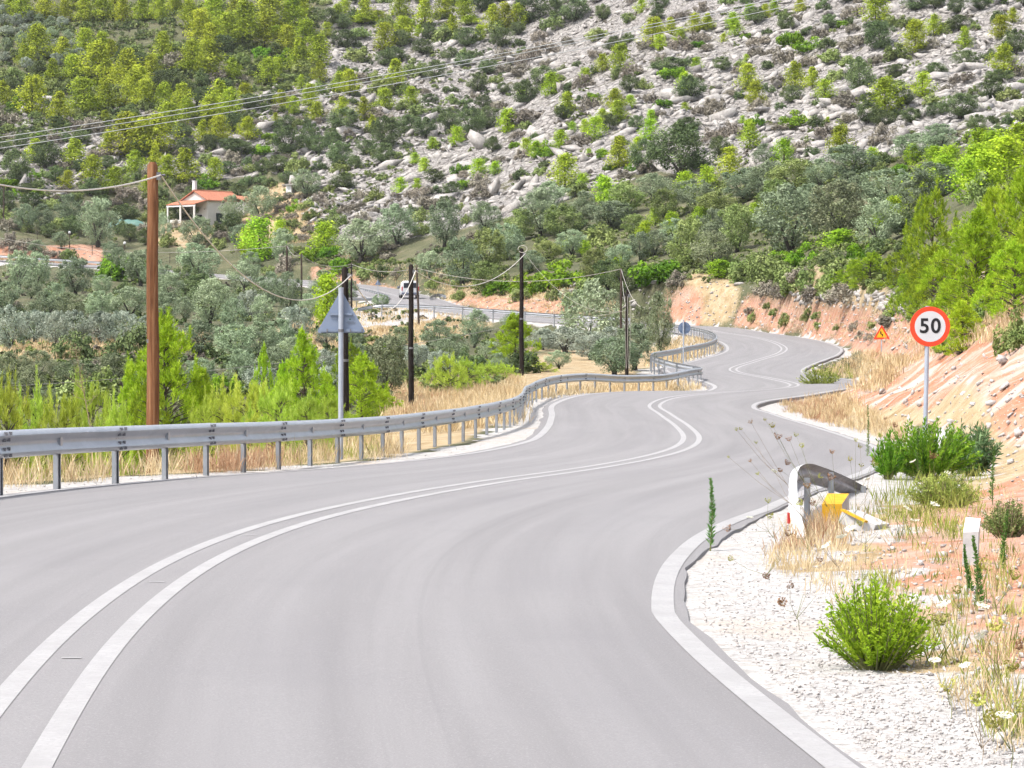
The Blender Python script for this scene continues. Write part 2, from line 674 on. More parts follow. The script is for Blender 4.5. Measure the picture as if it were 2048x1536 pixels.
rock = mask([[(640, 470), (720, 440), (1000, 430), (1300, 345), (1500, 345), (1800, 310), (2120, 285), (2120, -90), (690, -90), (640, 60), (640, 150), (480, 190), (330, 200), (0, 200), (-60, 420),
              (300, 340), (480, 365), (560, 340), (640, 350)]], 300)
rock = np.maximum(rock, mask([[(620, 470), (780, 410), (1000, 400), (1020, 440), (860, 470), (700, 480)], [(1720, 600), (1830, 570), (1850, 610), (1740, 620)], [(1580, 595), (1650, 590), (1650, 610), (1590, 612)],
                              [(900, 560), (1100, 565), (1100, 590), (930, 590)]], 100))
red = mask([[(1300, 585), (1400, 555), (1500, 590), (1580, 596), (1700, 610), (1815, 640), (1850, 720), (1760, 730), (1680, 690), (1600, 668), (1420, 656), (1310, 640)],
            [(600, 535), (700, 545), (780, 575), (790, 585), (700, 570), (600, 562)], [(-80, 480), (205, 498), (215, 530), (-80, 515)],
            [(870, 602), (1000, 592), (1110, 602), (1250, 620), (1250, 645), (1110, 632), (880, 614)]], 100)
bank = np.clip(smooth(1.7, 2.6, beyond), 0, 1) * (lat > 0) * (1 - smooth(9.5, 12.5, beyond + 2 * fbm(fx / 3, fy / 3, 77, 2))) * smooth(30, 40, fy) * (1 - smooth(105, 125, fy))
red = np.maximum(red, bank)
frontsoil = (lat > 0) * smooth(0.8, 1.6, beyond + 0.7 * fbm(fx, fy, 44, 3)) * (1 - smooth(32, 42, fy))
red = np.maximum(red, frontsoil)
tan_ = mask([[(1370, 540), (1475, 540), (1500, 600), (1480, 650), (1400, 652), (1400, 600)], [(500, 380), (590, 365), (640, 410), (640, 480), (560, 500), (470, 470)],
             [(-60, 695), (420, 668), (420, 698), (-60, 728)], [(540, 650), (700, 600), (900, 618), (1000, 650), (860, 690), (600, 700)], [(760, 760), (1060, 745), (1060, 840), (760, 850)],
             [(880, 560), (1120, 560), (1110, 605), (880, 605)], [(1700, 700), (1830, 650), (1960, 640), (2060, 660), (2060, 720), (1800, 745)], [(300, 450), (420, 440), (420, 500), (300, 490)]])
tan_ = np.maximum(tan_, (lat < 0) * smooth(1.0, 1.6, beyond) * (1 - smooth(8, 14, beyond)) * (fy < 240))
tan_ = np.maximum(tan_, (lat > 0) * smooth(1.0, 1.6, beyond) * (1 - smooth(2.2, 3.2, beyond)) * (fy > 44) * (fy < 230))
tan_ = np.maximum(tan_, (lat > 0) * (fy < 52) * (1 - smooth(9, 13, beyond)))
gw = np.where(lat < 0, 1.05, np.where(fy < 130, 1.3, 0.2))
gravel = 1 - smooth(gw - 0.25, gw + 0.35, beyond + 0.9 * fbm(fx * 0.8, fy * 0.8, 51, 3))
gravel = np.where((lat > 0) & (fy < 32), 1 - smooth(0.7, 1.5, beyond + 1.2 * fbm(fx * 0.9, fy * 0.9, 52, 4)), gravel)
gravel = np.maximum(gravel, mask([[(690, 622), (890, 614), (870, 640), (720, 662)]], 200, 300))
def blur(a, n=2):
    a = a.reshape(GX.shape).copy()
    for _ in range(n):
        a[1:-1] = .25 * a[:-2] + .5 * a[1:-1] + .25 * a[2:]
        a[:, 1:-1] = .25 * a[:, :-2] + .5 * a[:, 1:-1] + .25 * a[:, 2:]
    return a.ravel()


path_ = mask([[(1385, 540), (1470, 540), (1500, 600), (1470, 655), (1400, 656), (1420, 600)]], 200)
red = red * (1 - .85 * path_)
rock, red, tan_ = blur(rock, 10), blur(red, 5), blur(tan_, 8)
cover = np.stack([gravel, red, tan_, rock], 1).astype(np.float32)

tg = NT('ground_mixed')
at = tg.n('ShaderNodeVertexColor', layer_name='cover')
sep = tg.n('ShaderNodeSeparateColor')
tg.l(at.outputs['Color'], sep.inputs[0])
pos = tg.pos()
nb = tg.noise(0.35, 5, 0.65)
nf = tg.noise(5.0, 3, 0.7)
nff = tg.noise(28.0, 2, 0.7)


def soft(sock, amp=0.5):
    s = tg.math('ADD', sock, tg.math('MULTIPLY', tg.math('SUBTRACT', nf, 0.5), amp))
    return tg.step(s, 0.35, 0.65)


scrub = tg.ramp(nb, [(0.3, (0.07, 0.085, 0.04)), (0.55, (0.13, 0.135, 0.07)), (0.75, (0.25, 0.215, 0.14))])
scrub = tg.mix(tg.step(nf, 0.4, 0.75), scrub, tg.mix(0.35, scrub, (0.33, 0.29, 0.22)))
tanc = tg.ramp(tg.noise(1.2, 4, 0.7), [(0.3, (0.36, 0.25, 0.13)), (0.5, (0.52, 0.40, 0.24)), (0.7, (0.62, 0.53, 0.38))])
tanc = tg.mix(tg.math('MULTIPLY', tg.step(nff, 0.45, 0.65), 0.35), tanc, (0.22, 0.16, 0.09))
map_ = tg.n('ShaderNodeMapping')
map_.inputs['Scale'].default_value = (0.4, 1.5, 0.5)
map_.inputs['Rotation'].default_value = (0, 0, 0.12)
tg.l(pos, map_.inputs['Vector'])
nstreak = tg.noise(0.8, 4, 0.68, map_.outputs[0], 0.6)
redc = tg.ramp(tg.noise(1.1, 4, 0.7), [(0.28, (0.40, 0.165, 0.09)), (0.5, (0.52, 0.275, 0.175)), (0.75, (0.60, 0.41, 0.31))])
sy_ = tg.n('ShaderNodeSeparateXYZ')
tg.l(pos, sy_.inputs[0])
stk = tg.math('MULTIPLY', tg.math('MULTIPLY', tg.step(nstreak, 0.44, 0.58), tg.math('ADD', 0.3, tg.math('MULTIPLY', tg.step(sy_.outputs['Y'], 32.0, 42.0), 0.6))), tg.math('ADD', 0.25, nb), True)
stk = tg.math('MULTIPLY', stk, tg.math('SUBTRACT', 1.0, tg.math('MULTIPLY', tg.step(sy_.outputs['Y'], 105.0, 140.0), 0.72)))
redc = tg.mix(stk, redc, (0.66, 0.595, 0.55))
peb = tg.voro(9.0)
redc = tg.mix(tg.math('MULTIPLY', tg.math('SUBTRACT', 1.0, tg.step(peb, 0.10, 0.22)), 0.6), redc, (0.72, 0.66, 0.62))
rockn = tg.noise(0.5, 5, 0.7, None, 0.4)
rockc = tg.ramp(rockn, [(0.25, (0.28, 0.255, 0.235)), (0.45, (0.47, 0.435, 0.41)), (0.62, (0.58, 0.55, 0.52)), (0.8, (0.47, 0.41, 0.355))])
crk = tg.voro(0.9, 'DISTANCE_TO_EDGE', tg.mix(0.35, pos, tg.n('ShaderNodeTexNoise', i_Scale=1.0).outputs['Color']) if False else None)
rockc = tg.mix(tg.math('SUBTRACT', 1.0, tg.step(crk, 0.0, 0.07)), rockc, (0.16, 0.145, 0.135))
rockc = tg.mix(tg.step(tg.noise(0.22, 5, 0.7), 0.56, 0.68), rockc, (0.17, 0.16, 0.09))
grv = tg.ramp(tg.voro(16.0, 'F1', None, 'Color'), [(0.1, (0.45, 0.43, 0.41)), (0.6, (0.64, 0.625, 0.61)), (0.9, (0.53, 0.49, 0.45))])
grv = tg.mix(tg.step(nb, 0.52, 0.72), grv, (0.58, 0.50, 0.42))
grv = tg.mix(tg.math('MULTIPLY', tg.step(nff, 0.52, 0.66), 0.6), grv, (0.30, 0.27, 0.25))
c = tg.mix(soft(at.outputs['Alpha'], 0.7), scrub, rockc)
c = tg.mix(soft(sep.outputs[2]), c, tanc)
c = tg.mix(soft(sep.outputs[1]), c, redc)
c = tg.mix(soft(sep.outputs[0], 0.6), c, grv)
h1 = tg.math('ADD', tg.math('MULTIPLY', rockn, 1.6), tg.math('MULTIPLY', tg.math('MINIMUM', crk, 0.25), 2.5))
nm = tg.bump(tg.math('MULTIPLY', h1, at.outputs['Alpha']), 0.8, 1.0)
nm = tg.bump(tg.math('ADD', nf, tg.math('MULTIPLY', nff, 0.5)), 0.6, 0.05, nm)
M_GROUND = tg.done(tg.bsdf(c, 0.95, 0, nm, 0.1))

nr, nc = GX.shape
idx = np.arange(nr * nc).reshape(nr, nc)
Q = np.stack([idx[:-1, :-1], idx[:-1, 1:], idx[1:, 1:], idx[1:, :-1]], -1).reshape(-1, 4)
me = raw_mesh('hillside_terrain', VP, Q, M_GROUND, True)
ca = me.color_attributes.new('cover', 'FLOAT_COLOR', 'POINT')
ca.data.foreach_set('color', cover.ravel())
tag(mesh_obj('hillside_terrain', me), 'rocky hillside and valley floor of scrub, red soil and gravel', 'terrain', None, 'structure')

# ---------------------------------------------------------------- road
ta = NT('asphalt_pale')
uvn = ta.n('ShaderNodeUVMap', uv_map='tone')
sx = ta.n('ShaderNodeSeparateXYZ')
ta.l(uvn.outputs['UV'], sx.inputs[0])
mp = ta.n('ShaderNodeMapping')
mp.inputs['Scale'].default_value = (2.2, 0.05, 1)
ta.l(uvn.outputs['UV'], mp.inputs['Vector'])
streak = ta.noise(1.0, 5, 0.6, mp.outputs[0], 0.4)
fine = ta.noise(90, 3, 0.7)
blot = ta.noise(0.5, 5, 0.65)
ac = ta.ramp(streak, [(0.3, (0.255, 0.244, 0.246)), (0.55, (0.305, 0.293, 0.295)), (0.75, (0.34, 0.328, 0.33))])
ac = ta.mix(ta.math('MULTIPLY', ta.step(blot, 0.5, 0.72), 0.22), ac, (0.24, 0.23, 0.24))
ac = ta.mix(ta.math('MULTIPLY', ta.step(fine, 0.52, 0.72), 0.5), ac, (0.22, 0.21, 0.22))
ac = ta.mix(ta.math('MULTIPLY', ta.step(fine, 0.48, 0.3), 0.4), ac, (0.52, 0.50, 0.51))
# polished wheel tracks
wt = ta.math('ABSOLUTE', ta.math('SUBTRACT', ta.math('ABSOLUTE', ta.math('SUBTRACT', ta.math('ABSOLUTE', sx.outputs['X']), 1.85)), 0.8))
wtm = ta.math('MULTIPLY', ta.math('SUBTRACT', 1.0, ta.step(wt, 0.1, 0.5)), ta.step(ta.noise(0.12, 3, 0.6), 0.4, 0.6))
ac = ta.mix(ta.math('MULTIPLY', wtm, 0.24), ac, (0.22, 0.21, 0.22))
# long faint tyre scuffs
mp2 = ta.n('ShaderNodeMapping')
mp2.inputs['Scale'].default_value = (7.0, 0.035, 1)
ta.l(uvn.outputs['UV'], mp2.inputs['Vector'])
sk = ta.noise(1.0, 2, 0.5, mp2.outputs[0], 0.8)
ac = ta.mix(ta.math('MULTIPLY', ta.step(sk, 0.64, 0.76), 0.10), ac, (0.16, 0.155, 0.16))
g2 = ta.noise(22, 3, 0.75)
ac = ta.mix(ta.math('MULTIPLY', ta.step(g2, 0.5, 0.7), 0.22), ac, (0.25, 0.24, 0.245))
an = ta.bump(ta.math('ADD', fine, ta.math('MULTIPLY', ta.noise(35, 3, .6), 0.7)), 0.35, 0.006)
M_ASPH = ta.done(ta.bsdf(ac, 0.85, 0, an, 0.25))

tp = NT('road_paint_worn')
pn = tp.noise(40, 5, 0.75)
pn2 = tp.noise(2.0, 5, 0.7)
pc = tp.ramp(pn2, [(0.3, (0.40, 0.39, 0.385)), (0.6, (0.50, 0.49, 0.485))])
pc = tp.mix(tp.math('MULTIPLY', tp.step(pn, 0.44, 0.62), 0.75), pc, (0.40, 0.385, 0.39))
M_PAINT = tp.done(tp.bsdf(pc, 0.7, 0, None, 0.3))


def ribbon(name, i0, i1, offs, mat, label, cat, lift=None, step=1, kind='structure', jag=0.0):
    """offs: list of functions i -> (lateral, lift)"""
    I = np.arange(i0, i1, step)
    k = len(offs)
    V = np.zeros((len(I), k, 3))
    U = np.zeros((len(I), k, 2))
    for a, i in enumerate(I):
        for b, f in enumerate(offs):
            d, lf = f(i)
            V[a, b] = road_pt(i, d, lf)
            U[a, b] = (d, RS[i])
    idx = np.arange(len(I) * k).reshape(len(I), k)
    Q = np.stack([idx[:-1, :-1], idx[:-1, 1:], idx[1:, 1:], idx[1:, :-1]], -1).reshape(-1, 4)
    me = raw_mesh(name, V.reshape(-1, 3), Q, mat, True, U.reshape(-1, 2)[Q.ravel()])
    me.set_sharp_from_angle(angle=math.radians(35))
    return tag(mesh_obj(name, me), label, cat, None, kind)


NR = len(RP)


def jn(i, s):
    return 0.10 * float(vnoise(np.array(RS[i] * 1.3), np.array(0.5), s)) + 0.10 * float(vnoise(np.array(RS[i] * .3), np.array(0.5), s + 3))


lats = [-0.98, -0.75, -0.5, -0.25, 0, 0.25, 0.5, 0.75, 0.98]
offs = [lambda i: (-(WL[i] + 0.30 + jn(i, 1)), -0.16), lambda i: (-(WL[i] + 0.26 + jn(i, 1)), -0.012)]
for q in lats:
    offs.append((lambda q: lambda i: (q * (WL[i] if q < 0 else WR[i]), 0.03 * (1 - q * q)))(q))
offs += [lambda i: (WR[i] + 0.15 + jn(i, 5), -0.008), lambda i: (WR[i] + 0.19 + jn(i, 5), -0.17)]
ribbon('asphalt_road', 0, NR, offs, M_ASPH, 'pale grey winding asphalt road', 'road')


def road_h(i, d):
    xs = [-(WL[i] + 0.26 + jn(i, 1))] + [q * (WL[i] if q < 0 else WR[i]) for q in lats] + [WR[i] + 0.15 + jn(i, 5)]
    zs = [-0.012] + [0.03 * (1 - q * q) for q in lats] + [-0.008]
    return float(np.interp(d, xs, zs))


def line(name, d0, d1, i0, i1, label, lift=0.003):
    dm = lambda i: (d0(i) + d1(i)) / 2
    ribbon(name, i0, i1, [lambda i: (d0(i), road_h(i, d0(i)) + lift), lambda i: (dm(i), max(road_h(i, dm(i)), (road_h(i, d0(i)) + road_h(i, d1(i))) / 2) + lift), lambda i: (d1(i), road_h(i, d1(i)) + lift)], M_PAINT, label, 'road marking')


line('centre_line', lambda i: -0.225, lambda i: -0.11, 0, NR, 'solid white centre line, half of the double line nearer the guardrail')
line('centre_line', lambda i: 0.11, lambda i: 0.225, 0, NR, 'solid white centre line, half of the double line nearer the cut bank')
line('edge_line', lambda i: -(WL[i] + 0.10), lambda i: -(WL[i] - 0.08), 0, NR, 'white edge line beside the guardrail', 0.004)
line('edge_line', lambda i: WR[i] - 0.07, lambda i: WR[i] + 0.075, 0, NR, 'white edge line beside the gravel verge', 0.004)
# small stray paint dashes between the centre lines
mbd = MB()
for px, py in ((412, 1130), (640, 1060), (250, 1240), (68, 1422)):
    h = hit(px, py)
    i = int(np.argmin((RP[:, 0] - h[0]) ** 2 + (RP[:, 1] - h[1]) ** 2))
    a, b = road_pt(i, -0.05, 0.034), road_pt(i, 0.05, 0.034)
    t2 = np.array([tan[i, 0], tan[i, 1], 0]) * 0.02
    mbd.add([a - t2, b - t2, b + t2, a + t2], [(0, 1, 2, 3)])
tag(mbd.build('paint_dash', M_PAINT), 'small white setting-out dashes between the centre lines', 'road marking', None, 'structure')

# ---------------------------------------------------------------- guardrails
M_GALV = mat_mottled('galvanised_steel', (0.54, 0.56, 0.60), (0.68, 0.70, 0.74), 2.5, 0.38, 0.55, 0.05, 0.002, False, 0.5)
M_GALVD = mat_mottled('galvanised_post', (0.34, 0.36, 0.39), (0.46, 0.48, 0.51), 4, 0.5, 0.45, 0.05, 0.002, False, 0.4)
M_BOLT = mat_mottled('bolt_steel', (0.20, 0.20, 0.22), (0.32, 0.32, 0.34), 8, 0.5, 0.6)
PROF = [(0.004, .156), (.030, .146), (.070, .122), (.083, .0975), (.072, .072), (.028, .034), (.016, 0.0), (.028, -.034), (.072, -.072), (.083, -.0975), (.070, -.122), (.030, -.146), (.004, -.156)]


def post_mesh(h, name='post'):
    mb = MB()
    mb.box((0, 0, h / 2), (0.10, 0.006, h))
    mb.box((-0.05, -0.028, h / 2), (0.006, 0.05, h))
    mb.box((0.05, -0.028, h / 2), (0.006, 0.05, h))
    mb.box((-0.04, -0.053, h / 2), (0.026, 0.006, h))
    mb.box((0.04, -0.053, h / 2), (0.026, 0.006, h))
    return mb.mesh(name, M_GALVD)


POST = post_mesh(1.15)
mbb = MB()
mbb.prism([(-.035, -.06), (.035, -.06), (.035, .06), (-.035, .06)], -.012, .03)
BRK = mbb.mesh('bracket', M_GALV)


def guardrail(name, line3, side, label, top=0.77, spacing=2.0, detail=True, posts=True, end_caps=True):
    """line3: list of ground points; side +1 -> faces to the right of travel, -1 to the left"""
    pts = np.array(line3)
    L = np.r_[0, np.cumsum(np.linalg.norm(np.diff(pts, axis=0), axis=1))]
    n = max(int(L[-1] / 0.5), 4)
    q = np.linspace(0, L[-1], n)
    c = np.stack([np.interp(q, L, pts[:, k]) for k in range(3)], 1)
    for _ in range(3):
        c[1:-1] = .25 * c[:-2] + .5 * c[1:-1] + .25 * c[2:]
    t = np.gradient(c, axis=0)
    t[:, 2] = 0
    t /= np.linalg.norm(t, axis=1)[:, None]
    nrm = np.stack([t[:, 1], -t[:, 0], np.zeros(n)], 1) * side
    root = empty(name, c[0], label, 'guardrail')
    V, Fs = [], []
    per = 8  # 4 m sections
    s0 = 0
    k = len(PROF)
    sec = 0
    zc = top - 0.156
    bolt_p = []
    while s0 < n - 1:
        s1 = min(s0 + per, n - 1)
        base = len(V)
        ii = list(range(s0, s1 + 1))
        for a, i in enumerate(ii):
            ext = np.zeros(3)
            if a == len(ii) - 1 and s1 < n - 1:
                ext = t[i] * 0.16
            off = 0.004 if a == len(ii) - 1 and s1 < n - 1 else 0.0
            for thick in (0.0, -0.004):
                for d, z in PROF:
                    p = c[i] + ext + nrm[i] * (d + thick + off) + np.array([0, 0, zc + z])
                    V.append(p - c[0])
        m = len(ii)
        for a in range(m - 1):
            r0, r1 = base + a * 2 * k, base + (a + 1) * 2 * k
            for b in range(k - 1):
                Fs.append((r0 + b, r0 + b + 1, r1 + b + 1, r1 + b))
                Fs.append((r0 + k + b, r1 + k + b, r1 + k + b + 1, r0 + k + b + 1))
            Fs.append((r0, r1, r1 + k, r0 + k))
            Fs.append((r0 + k - 1, r0 + 2 * k - 1, r1 + 2 * k - 1, r1 + k - 1))
        for r in (base, base + (m - 1) * 2 * k):
            for b in range(k - 1):
                Fs.append((r + b, r + b + 1, r + k + b + 1, r + k + b))
        if detail and s1 < n - 1 and c[s1][1] < 110:
            for zz, dd in ((.122, .07), (.05, .05), (-.05, .05), (-.122, .07)):
                for e in (-0.03, 0.13):
                    p = c[s1] + t[s1] * e + nrm[s1] * (dd + .012) + np.array([0, 0, zc + zz]) - c[0]
                    bolt_p.append(p)
        s0 = s1
        sec += 1
    nb0 = len(Fs)
    for p in bolt_p:
        b0 = len(V)
        for z in (-.018, .018):
            for x, y in ((-.018, -.018), (.018, -.018), (.018, .018), (-.018, .018)):
                V.append(p + np.array([x, y, z]))
        for f in [(0, 3, 2, 1), (4, 5, 6, 7), (0, 1, 5, 4), (1, 2, 6, 5), (2, 3, 7, 6), (3, 0, 4, 7)]:
            Fs.append(tuple(b0 + q for q in f))
    me = raw_mesh('beam', np.array(V), np.array(Fs), M_GALV, True)
    me.materials.append(M_BOLT)
    mi = np.zeros(len(Fs), np.int32)
    mi[nb0:] = 1
    if len(mi) == len(me.polygons):
        me.polygons.foreach_set('material_index', mi)
    me.set_sharp_from_angle(angle=math.radians(50))
    mesh_obj('beam', me, root)
    if posts:
        np_ = int(L[-1] / spacing)
        far_mb = MB()
        for a in range(np_ + 1):
            i = min(int(round(a * spacing / (L[-1] / (n - 1)))), n - 1)
            rz = math.atan2(t[i, 1], t[i, 0]) + (0 if side > 0 else math.pi)
            loc = c[i] - nrm[i] * 0.035 - c[0]
            loc = loc + np.array([0, 0, top - 0.05 - 1.15])
            if a < 98:
                o = mesh_obj('post', POST, root, loc)
                o.rotation_euler.z = rz
                if a % 2 == 1 and detail and c[i][1] < 130:
                    o2 = mesh_obj('bracket', BRK, root, c[i] + nrm[i] * .02 - c[0] + np.array([0, 0, zc]))
                    o2.rotation_euler.z = rz + math.pi
            else:
                far_mb.box((loc[0], loc[1], loc[2] + .575), (0.1, 0.06, 1.15), rz)
        if far_mb.v:
            tag(far_mb.build('post', M_GALVD, root), kind='stuff')
    return root


def rail_line(i0, i1, d, step=2, dz=-0.02):
    return [road_pt(i, d(i) if callable(d) else d, dz) for i in range(i0, i1, step)]


def ri(Y, lo=0, hi=None):
    hi = hi or NR
    return lo + int(np.argmin(np.abs(RYv[lo:hi] - Y)))


# rail along the outer edge, base points read along its foot
RAILPTS = [(-700, 1120, 19), (-330, 1060, 25.5), (50, 993, 31.9), (288, 972, 36), (473, 957, 40.5), (640, 943, 45.5), (760, 929, 50.5), (850, 916, 55.5), (930, 902, 61), (1000, 886, 67.5), (1030, 871, 73), (1044, 850, 80),
           (1048, 832, 86.5), (1060, 815, 93), (1085, 804, 98.5), (1130, 796, 104), (1250, 789, 112), (1350, 785, 119), (1402, 780, 126)]
rl = [P(*r) for r in RAILPTS]
iA = ri(131, RI0, ri(150))
rl += [road_pt(i, -(WL[i] + 0.75), -0.02) for i in range(iA, ri(236), 4)]
rl2, _ = catmull(np.array(rl), 0.5)
rl2[:, 2] = np.maximum(rl2[:, 2], ground(rl2[:, 0], rl2[:, 1]) - 0.03)
for _ in range(12):
    rl2[1:-1, 2] = .25 * rl2[:-2, 2] + .5 * rl2[1:-1, 2] + .25 * rl2[2:, 2]
guardrail('guardrail', rl2, 1, 'long galvanised guardrail winding along the valley side of the near road')
i0, i1 = ri(250), int(np.argmin(np.abs(RP[:, 0] + 10.5) + 10 * (np.abs(RYv - 290) > 30)))
gl = [P(x, y, Z) for x, y, Z in ((1260, 653, 240), (1112, 645, 245), (1000, 636, 250), (900, 629, 255), (830, 626, 259), (750, 625, 263), (708, 634, 262))]
gl2, _ = catmull(np.array(gl), 0.5)
guardrail('guardrail', gl2, 1, 'low guardrail in front of the white gravel lay-by below the van', 0.75, 4.0, False)
gl = [P(x, y, Z) for x, y, Z in ((640, 612, 276), (700, 611, 280), (750, 611, 285), (773, 609, 290), (774, 604, 300), (750, 597, 310), (722, 590, 322), (700, 584, 332))]
gl2, _ = catmull(np.array(gl), 0.5)
guardrail('guardrail', gl2, 1, 'curved guardrail end at the bend left of the van', 0.78, 2.0, False)
gl = [P(x, y, Z) for x, y, Z in ((860, 607, 291), (868, 602, 296), (880, 600, 299), (892, 604, 296))]
gl2, _ = catmull(np.array(gl), 0.5)
guardrail('guardrail', gl2, -1, 'short pale guardrail arc between the van and the red bank', 0.7, 2.0, False)
j0, j1 = int(np.argmin(np.abs(RP[:, 0] + 52) + (RYv < 350) * 100)), NR - 30
gl = [road_pt(i, -(WL[i] + 0.7), 0.0) for i in range(j0, j1, 4)]
gl2, _ = catmull(np.array(gl), 0.5)
guardrail('guardrail', gl2, 1, 'distant guardrail on the upper road below the red cutting', 0.8, 4.0, False)

# weathered short rail on the right verge, both ends bent to the ground
gp = [(1626, 1104, 23.6, 0), (1610, 1060, 24.8, 0), (1598, 1010, 26.4, 0), (1594, 962, 28.4, 0), (1600, 934, 30, 0), (1618, 927, 31, 0), (1645, 934, 32.2, 0), (1700, 957, 34.6, 0), (1758, 990, 37.2, 0)]
root = empty('guardrail', gpt(1600, 28), 'short weathered guardrail with ends bent down on the right verge', 'guardrail')
M_WHITEM = mat_mottled('chalky_white_metal', (0.62, 0.63, 0.64), (0.8, 0.8, 0.8), 6, 0.6, 0.0, 0.1, 0.003, False)
M_SHADEM = mat_mottled('dull_steel_in_shade', (0.34, 0.33, 0.33), (0.6, 0.59, 0.6), 3, 0.7, 0.2, 0.1, 0.004, False)  # back of the old rail; its shade is put into this darker colour
rp = np.array([P(a, b, Y) for a, b, Y, _ in gp])
rp, _ = catmull(rp, 0.12)
tt_ = np.gradient(rp, axis=0)
tt_ /= np.linalg.norm(tt_, axis=1)[:, None]
k = len(PROF)
V, Fs, mats_ = [], [], []
rl_ = np.array(root.location)
for i in range(len(rp)):
    h = np.array([tt_[i, 1], -tt_[i, 0], 0])
    h /= np.linalg.norm(h)
    nn = -h
    up = np.array([0, 0, 0.74])
    for th in (0, -.005):
        for d, z in PROF:
            V.append(rp[i] + nn * (d + th) + up * (z - .156) - rl_)
for a in range(len(rp) - 1):
    r0, r1 = a * 2 * k, (a + 1) * 2 * k
    for b in range(k - 1):
        Fs.append((r0 + b, r0 + b + 1, r1 + b + 1, r1 + b)); mats_.append(0)
        Fs.append((r0 + k + b, r1 + k + b, r1 + k + b + 1, r0 + k + b + 1)); mats_.append(1)
    Fs.append((r0, r1, r1 + k, r0 + k)); mats_.append(0)
    Fs.append((r0 + k - 1, r0 + 2 * k - 1, r1 + 2 * k - 1, r1 + k - 1)); mats_.append(0)
me = raw_mesh('beam', np.array(V), np.array(Fs), M_WHITEM, True)
me.materials.append(M_SHADEM)
me.polygons.foreach_set('material_index', np.array(mats_, np.int32))
me.set_sharp_from_angle(angle=math.radians(50))
mesh_obj('beam', me, root)
for px, Y in ((1612, 29.3), (1637, 32.3), (1690, 35.2), (1733, 37.2)):
    p = gpt(px, Y)
    j = int(np.argmin((rp[:, 1] - Y) ** 2))
    zt = rp[j, 2] - .06
    hh = zt - p[2] + .3
    o = mesh_obj('post', post_mesh(hh), root, np.array([rp[j, 0] + .07, Y, zt - hh]) - rl_)
    o.rotation_euler.z = math.radians(80)
mb = MB()
M_RED = mat_mottled('red_reflector', (0.55, 0.02, 0.02), (0.7, 0.04, 0.03), 5, 0.4)
j = int(np.argmin(np.abs(rp[:, 1] - 26.2)))
mb.box(rp[j] + np.array([-.10, 0, -.10]) - rl_, (.02, .10, .10))
mb.build('reflector', M_RED, root)
# ---------------------------------------------------------------- poles
def mat_wood(name, c1, c2, c3):
    t = NT(name)
    mp = t.n('ShaderNodeMapping')
    mp.inputs['Scale'].default_value = (14, 14, 0.7)
    t.l(t.pos(), mp.inputs['Vector'])
    n1 = t.noise(1.0, 6, 0.7, mp.outputs[0], 0.5)
    c = t.ramp(n1, [(0.3, c1), (0.5, c2), (0.72, c3)])
    kn = t.voro(1.1, 'F1', t.pos())
    c = t.mix(t.math('SUBTRACT', 1.0, t.step(kn, 0.06, 0.13)), c, c1)
    nm = t.bump(n1, 0.5, 0.02)
    return t.done(t.bsdf(c, 0.85, 0, nm, 0.15))


M_WBROWN = mat_wood('brown_pole_wood', (0.10, 0.042, 0.02), (0.25, 0.11, 0.052), (0.46, 0.26, 0.14))
M_WDARK = mat_wood('creosoted_pole_wood', (0.012, 0.009, 0.008), (0.024, 0.018, 0.016), (0.05, 0.036, 0.03))
M_WGREY = mat_wood('weathered_pole_wood', (0.04, 0.028, 0.022), (0.085, 0.06, 0.047), (0.14, 0.105, 0.085))
M_CABLE = mat_mottled('pale_cable', (0.78, 0.73, 0.66), (0.95, 0.90, 0.82), 5, 0.6, 0.0, 0, 0, False)
M_CABLED = mat_mottled('thin_cable', (0.40, 0.37, 0.33), (0.52, 0.48, 0.43), 5, 0.6, 0.0, 0, 0, False)
M_WIRE = mat_mottled('aluminium_wire', (0.8, 0.8, 0.8), (0.95, 0.95, 0.95), 2, 0.4, 0.3, 0, 0, False)


def pole(px, ytop, Y, r, mat, label, px_base=None, ybase=None, loops=False):
    b = gpt(px_base or px, Y)
    if ybase:
        b[2] = min(b[2] + .3, P(px, ybase, Y)[2])
        b[2] = max(b[2], float(ground(b[0], Y)) - .2)
    t = P(px, ytop, Y)
    root = empty('utility_pole', b, label, 'utility pole', 'wooden utility poles')
    d = t - b
    mb = MB()
    n = 7
    pts = [d * (k / n) + np.array([.012 * math.sin(k * 1.7 + px), .012 * math.cos(k * 2.1 + px), 0]) * (0 < k < n) for k in range(n + 1)]
    pts[0] = pts[0] - np.array([0, 0, .5])
    pts.append(d + np.array([0, 0, .07]))
    rad = [r * (1.12 - .24 * k / n) for k in range(n + 1)] + [r * .45]
    mb.tube(pts, rad, 14)
    mb.build('shaft', mat, root, smooth_=True)
    mb = MB()
    mb.box(d + np.array([r * 1.1, -r * .3, -.22]), (.09, .08, .16))
    mb.tube([d + np.array([r * .7, 0, -.2]), d + np.array([r * 2.1, -.02, -.2])], .022, 6)
    mb.build('cable_clamp', M_BOLT, root)
    if r > .09:
        mb = MB()
        mb.lathe([(r * 1.03, -.04), (r * 1.03, .04)], d * .45, 'z', 14)
        mb.build('band', M_BOLT, root)
    if loops:
        mb = MB()
        z0, z1 = d[2] - .25, d[2] * .12
        for sx_, ph in ((-.10, 0), (.12, 1)):
            pts = []
            for k in range(17):
                q = k / 16
                z = z0 + (z1 - z0) * math.sin(math.pi * q) ** .6
                pts.append((sx_ * (1 - 1.3 * q) + .05 * ph, -r - .03, z))
            mb.tube(pts, .009, 6)
        mb.build('cable_loop', M_CABLED, root)
    return t


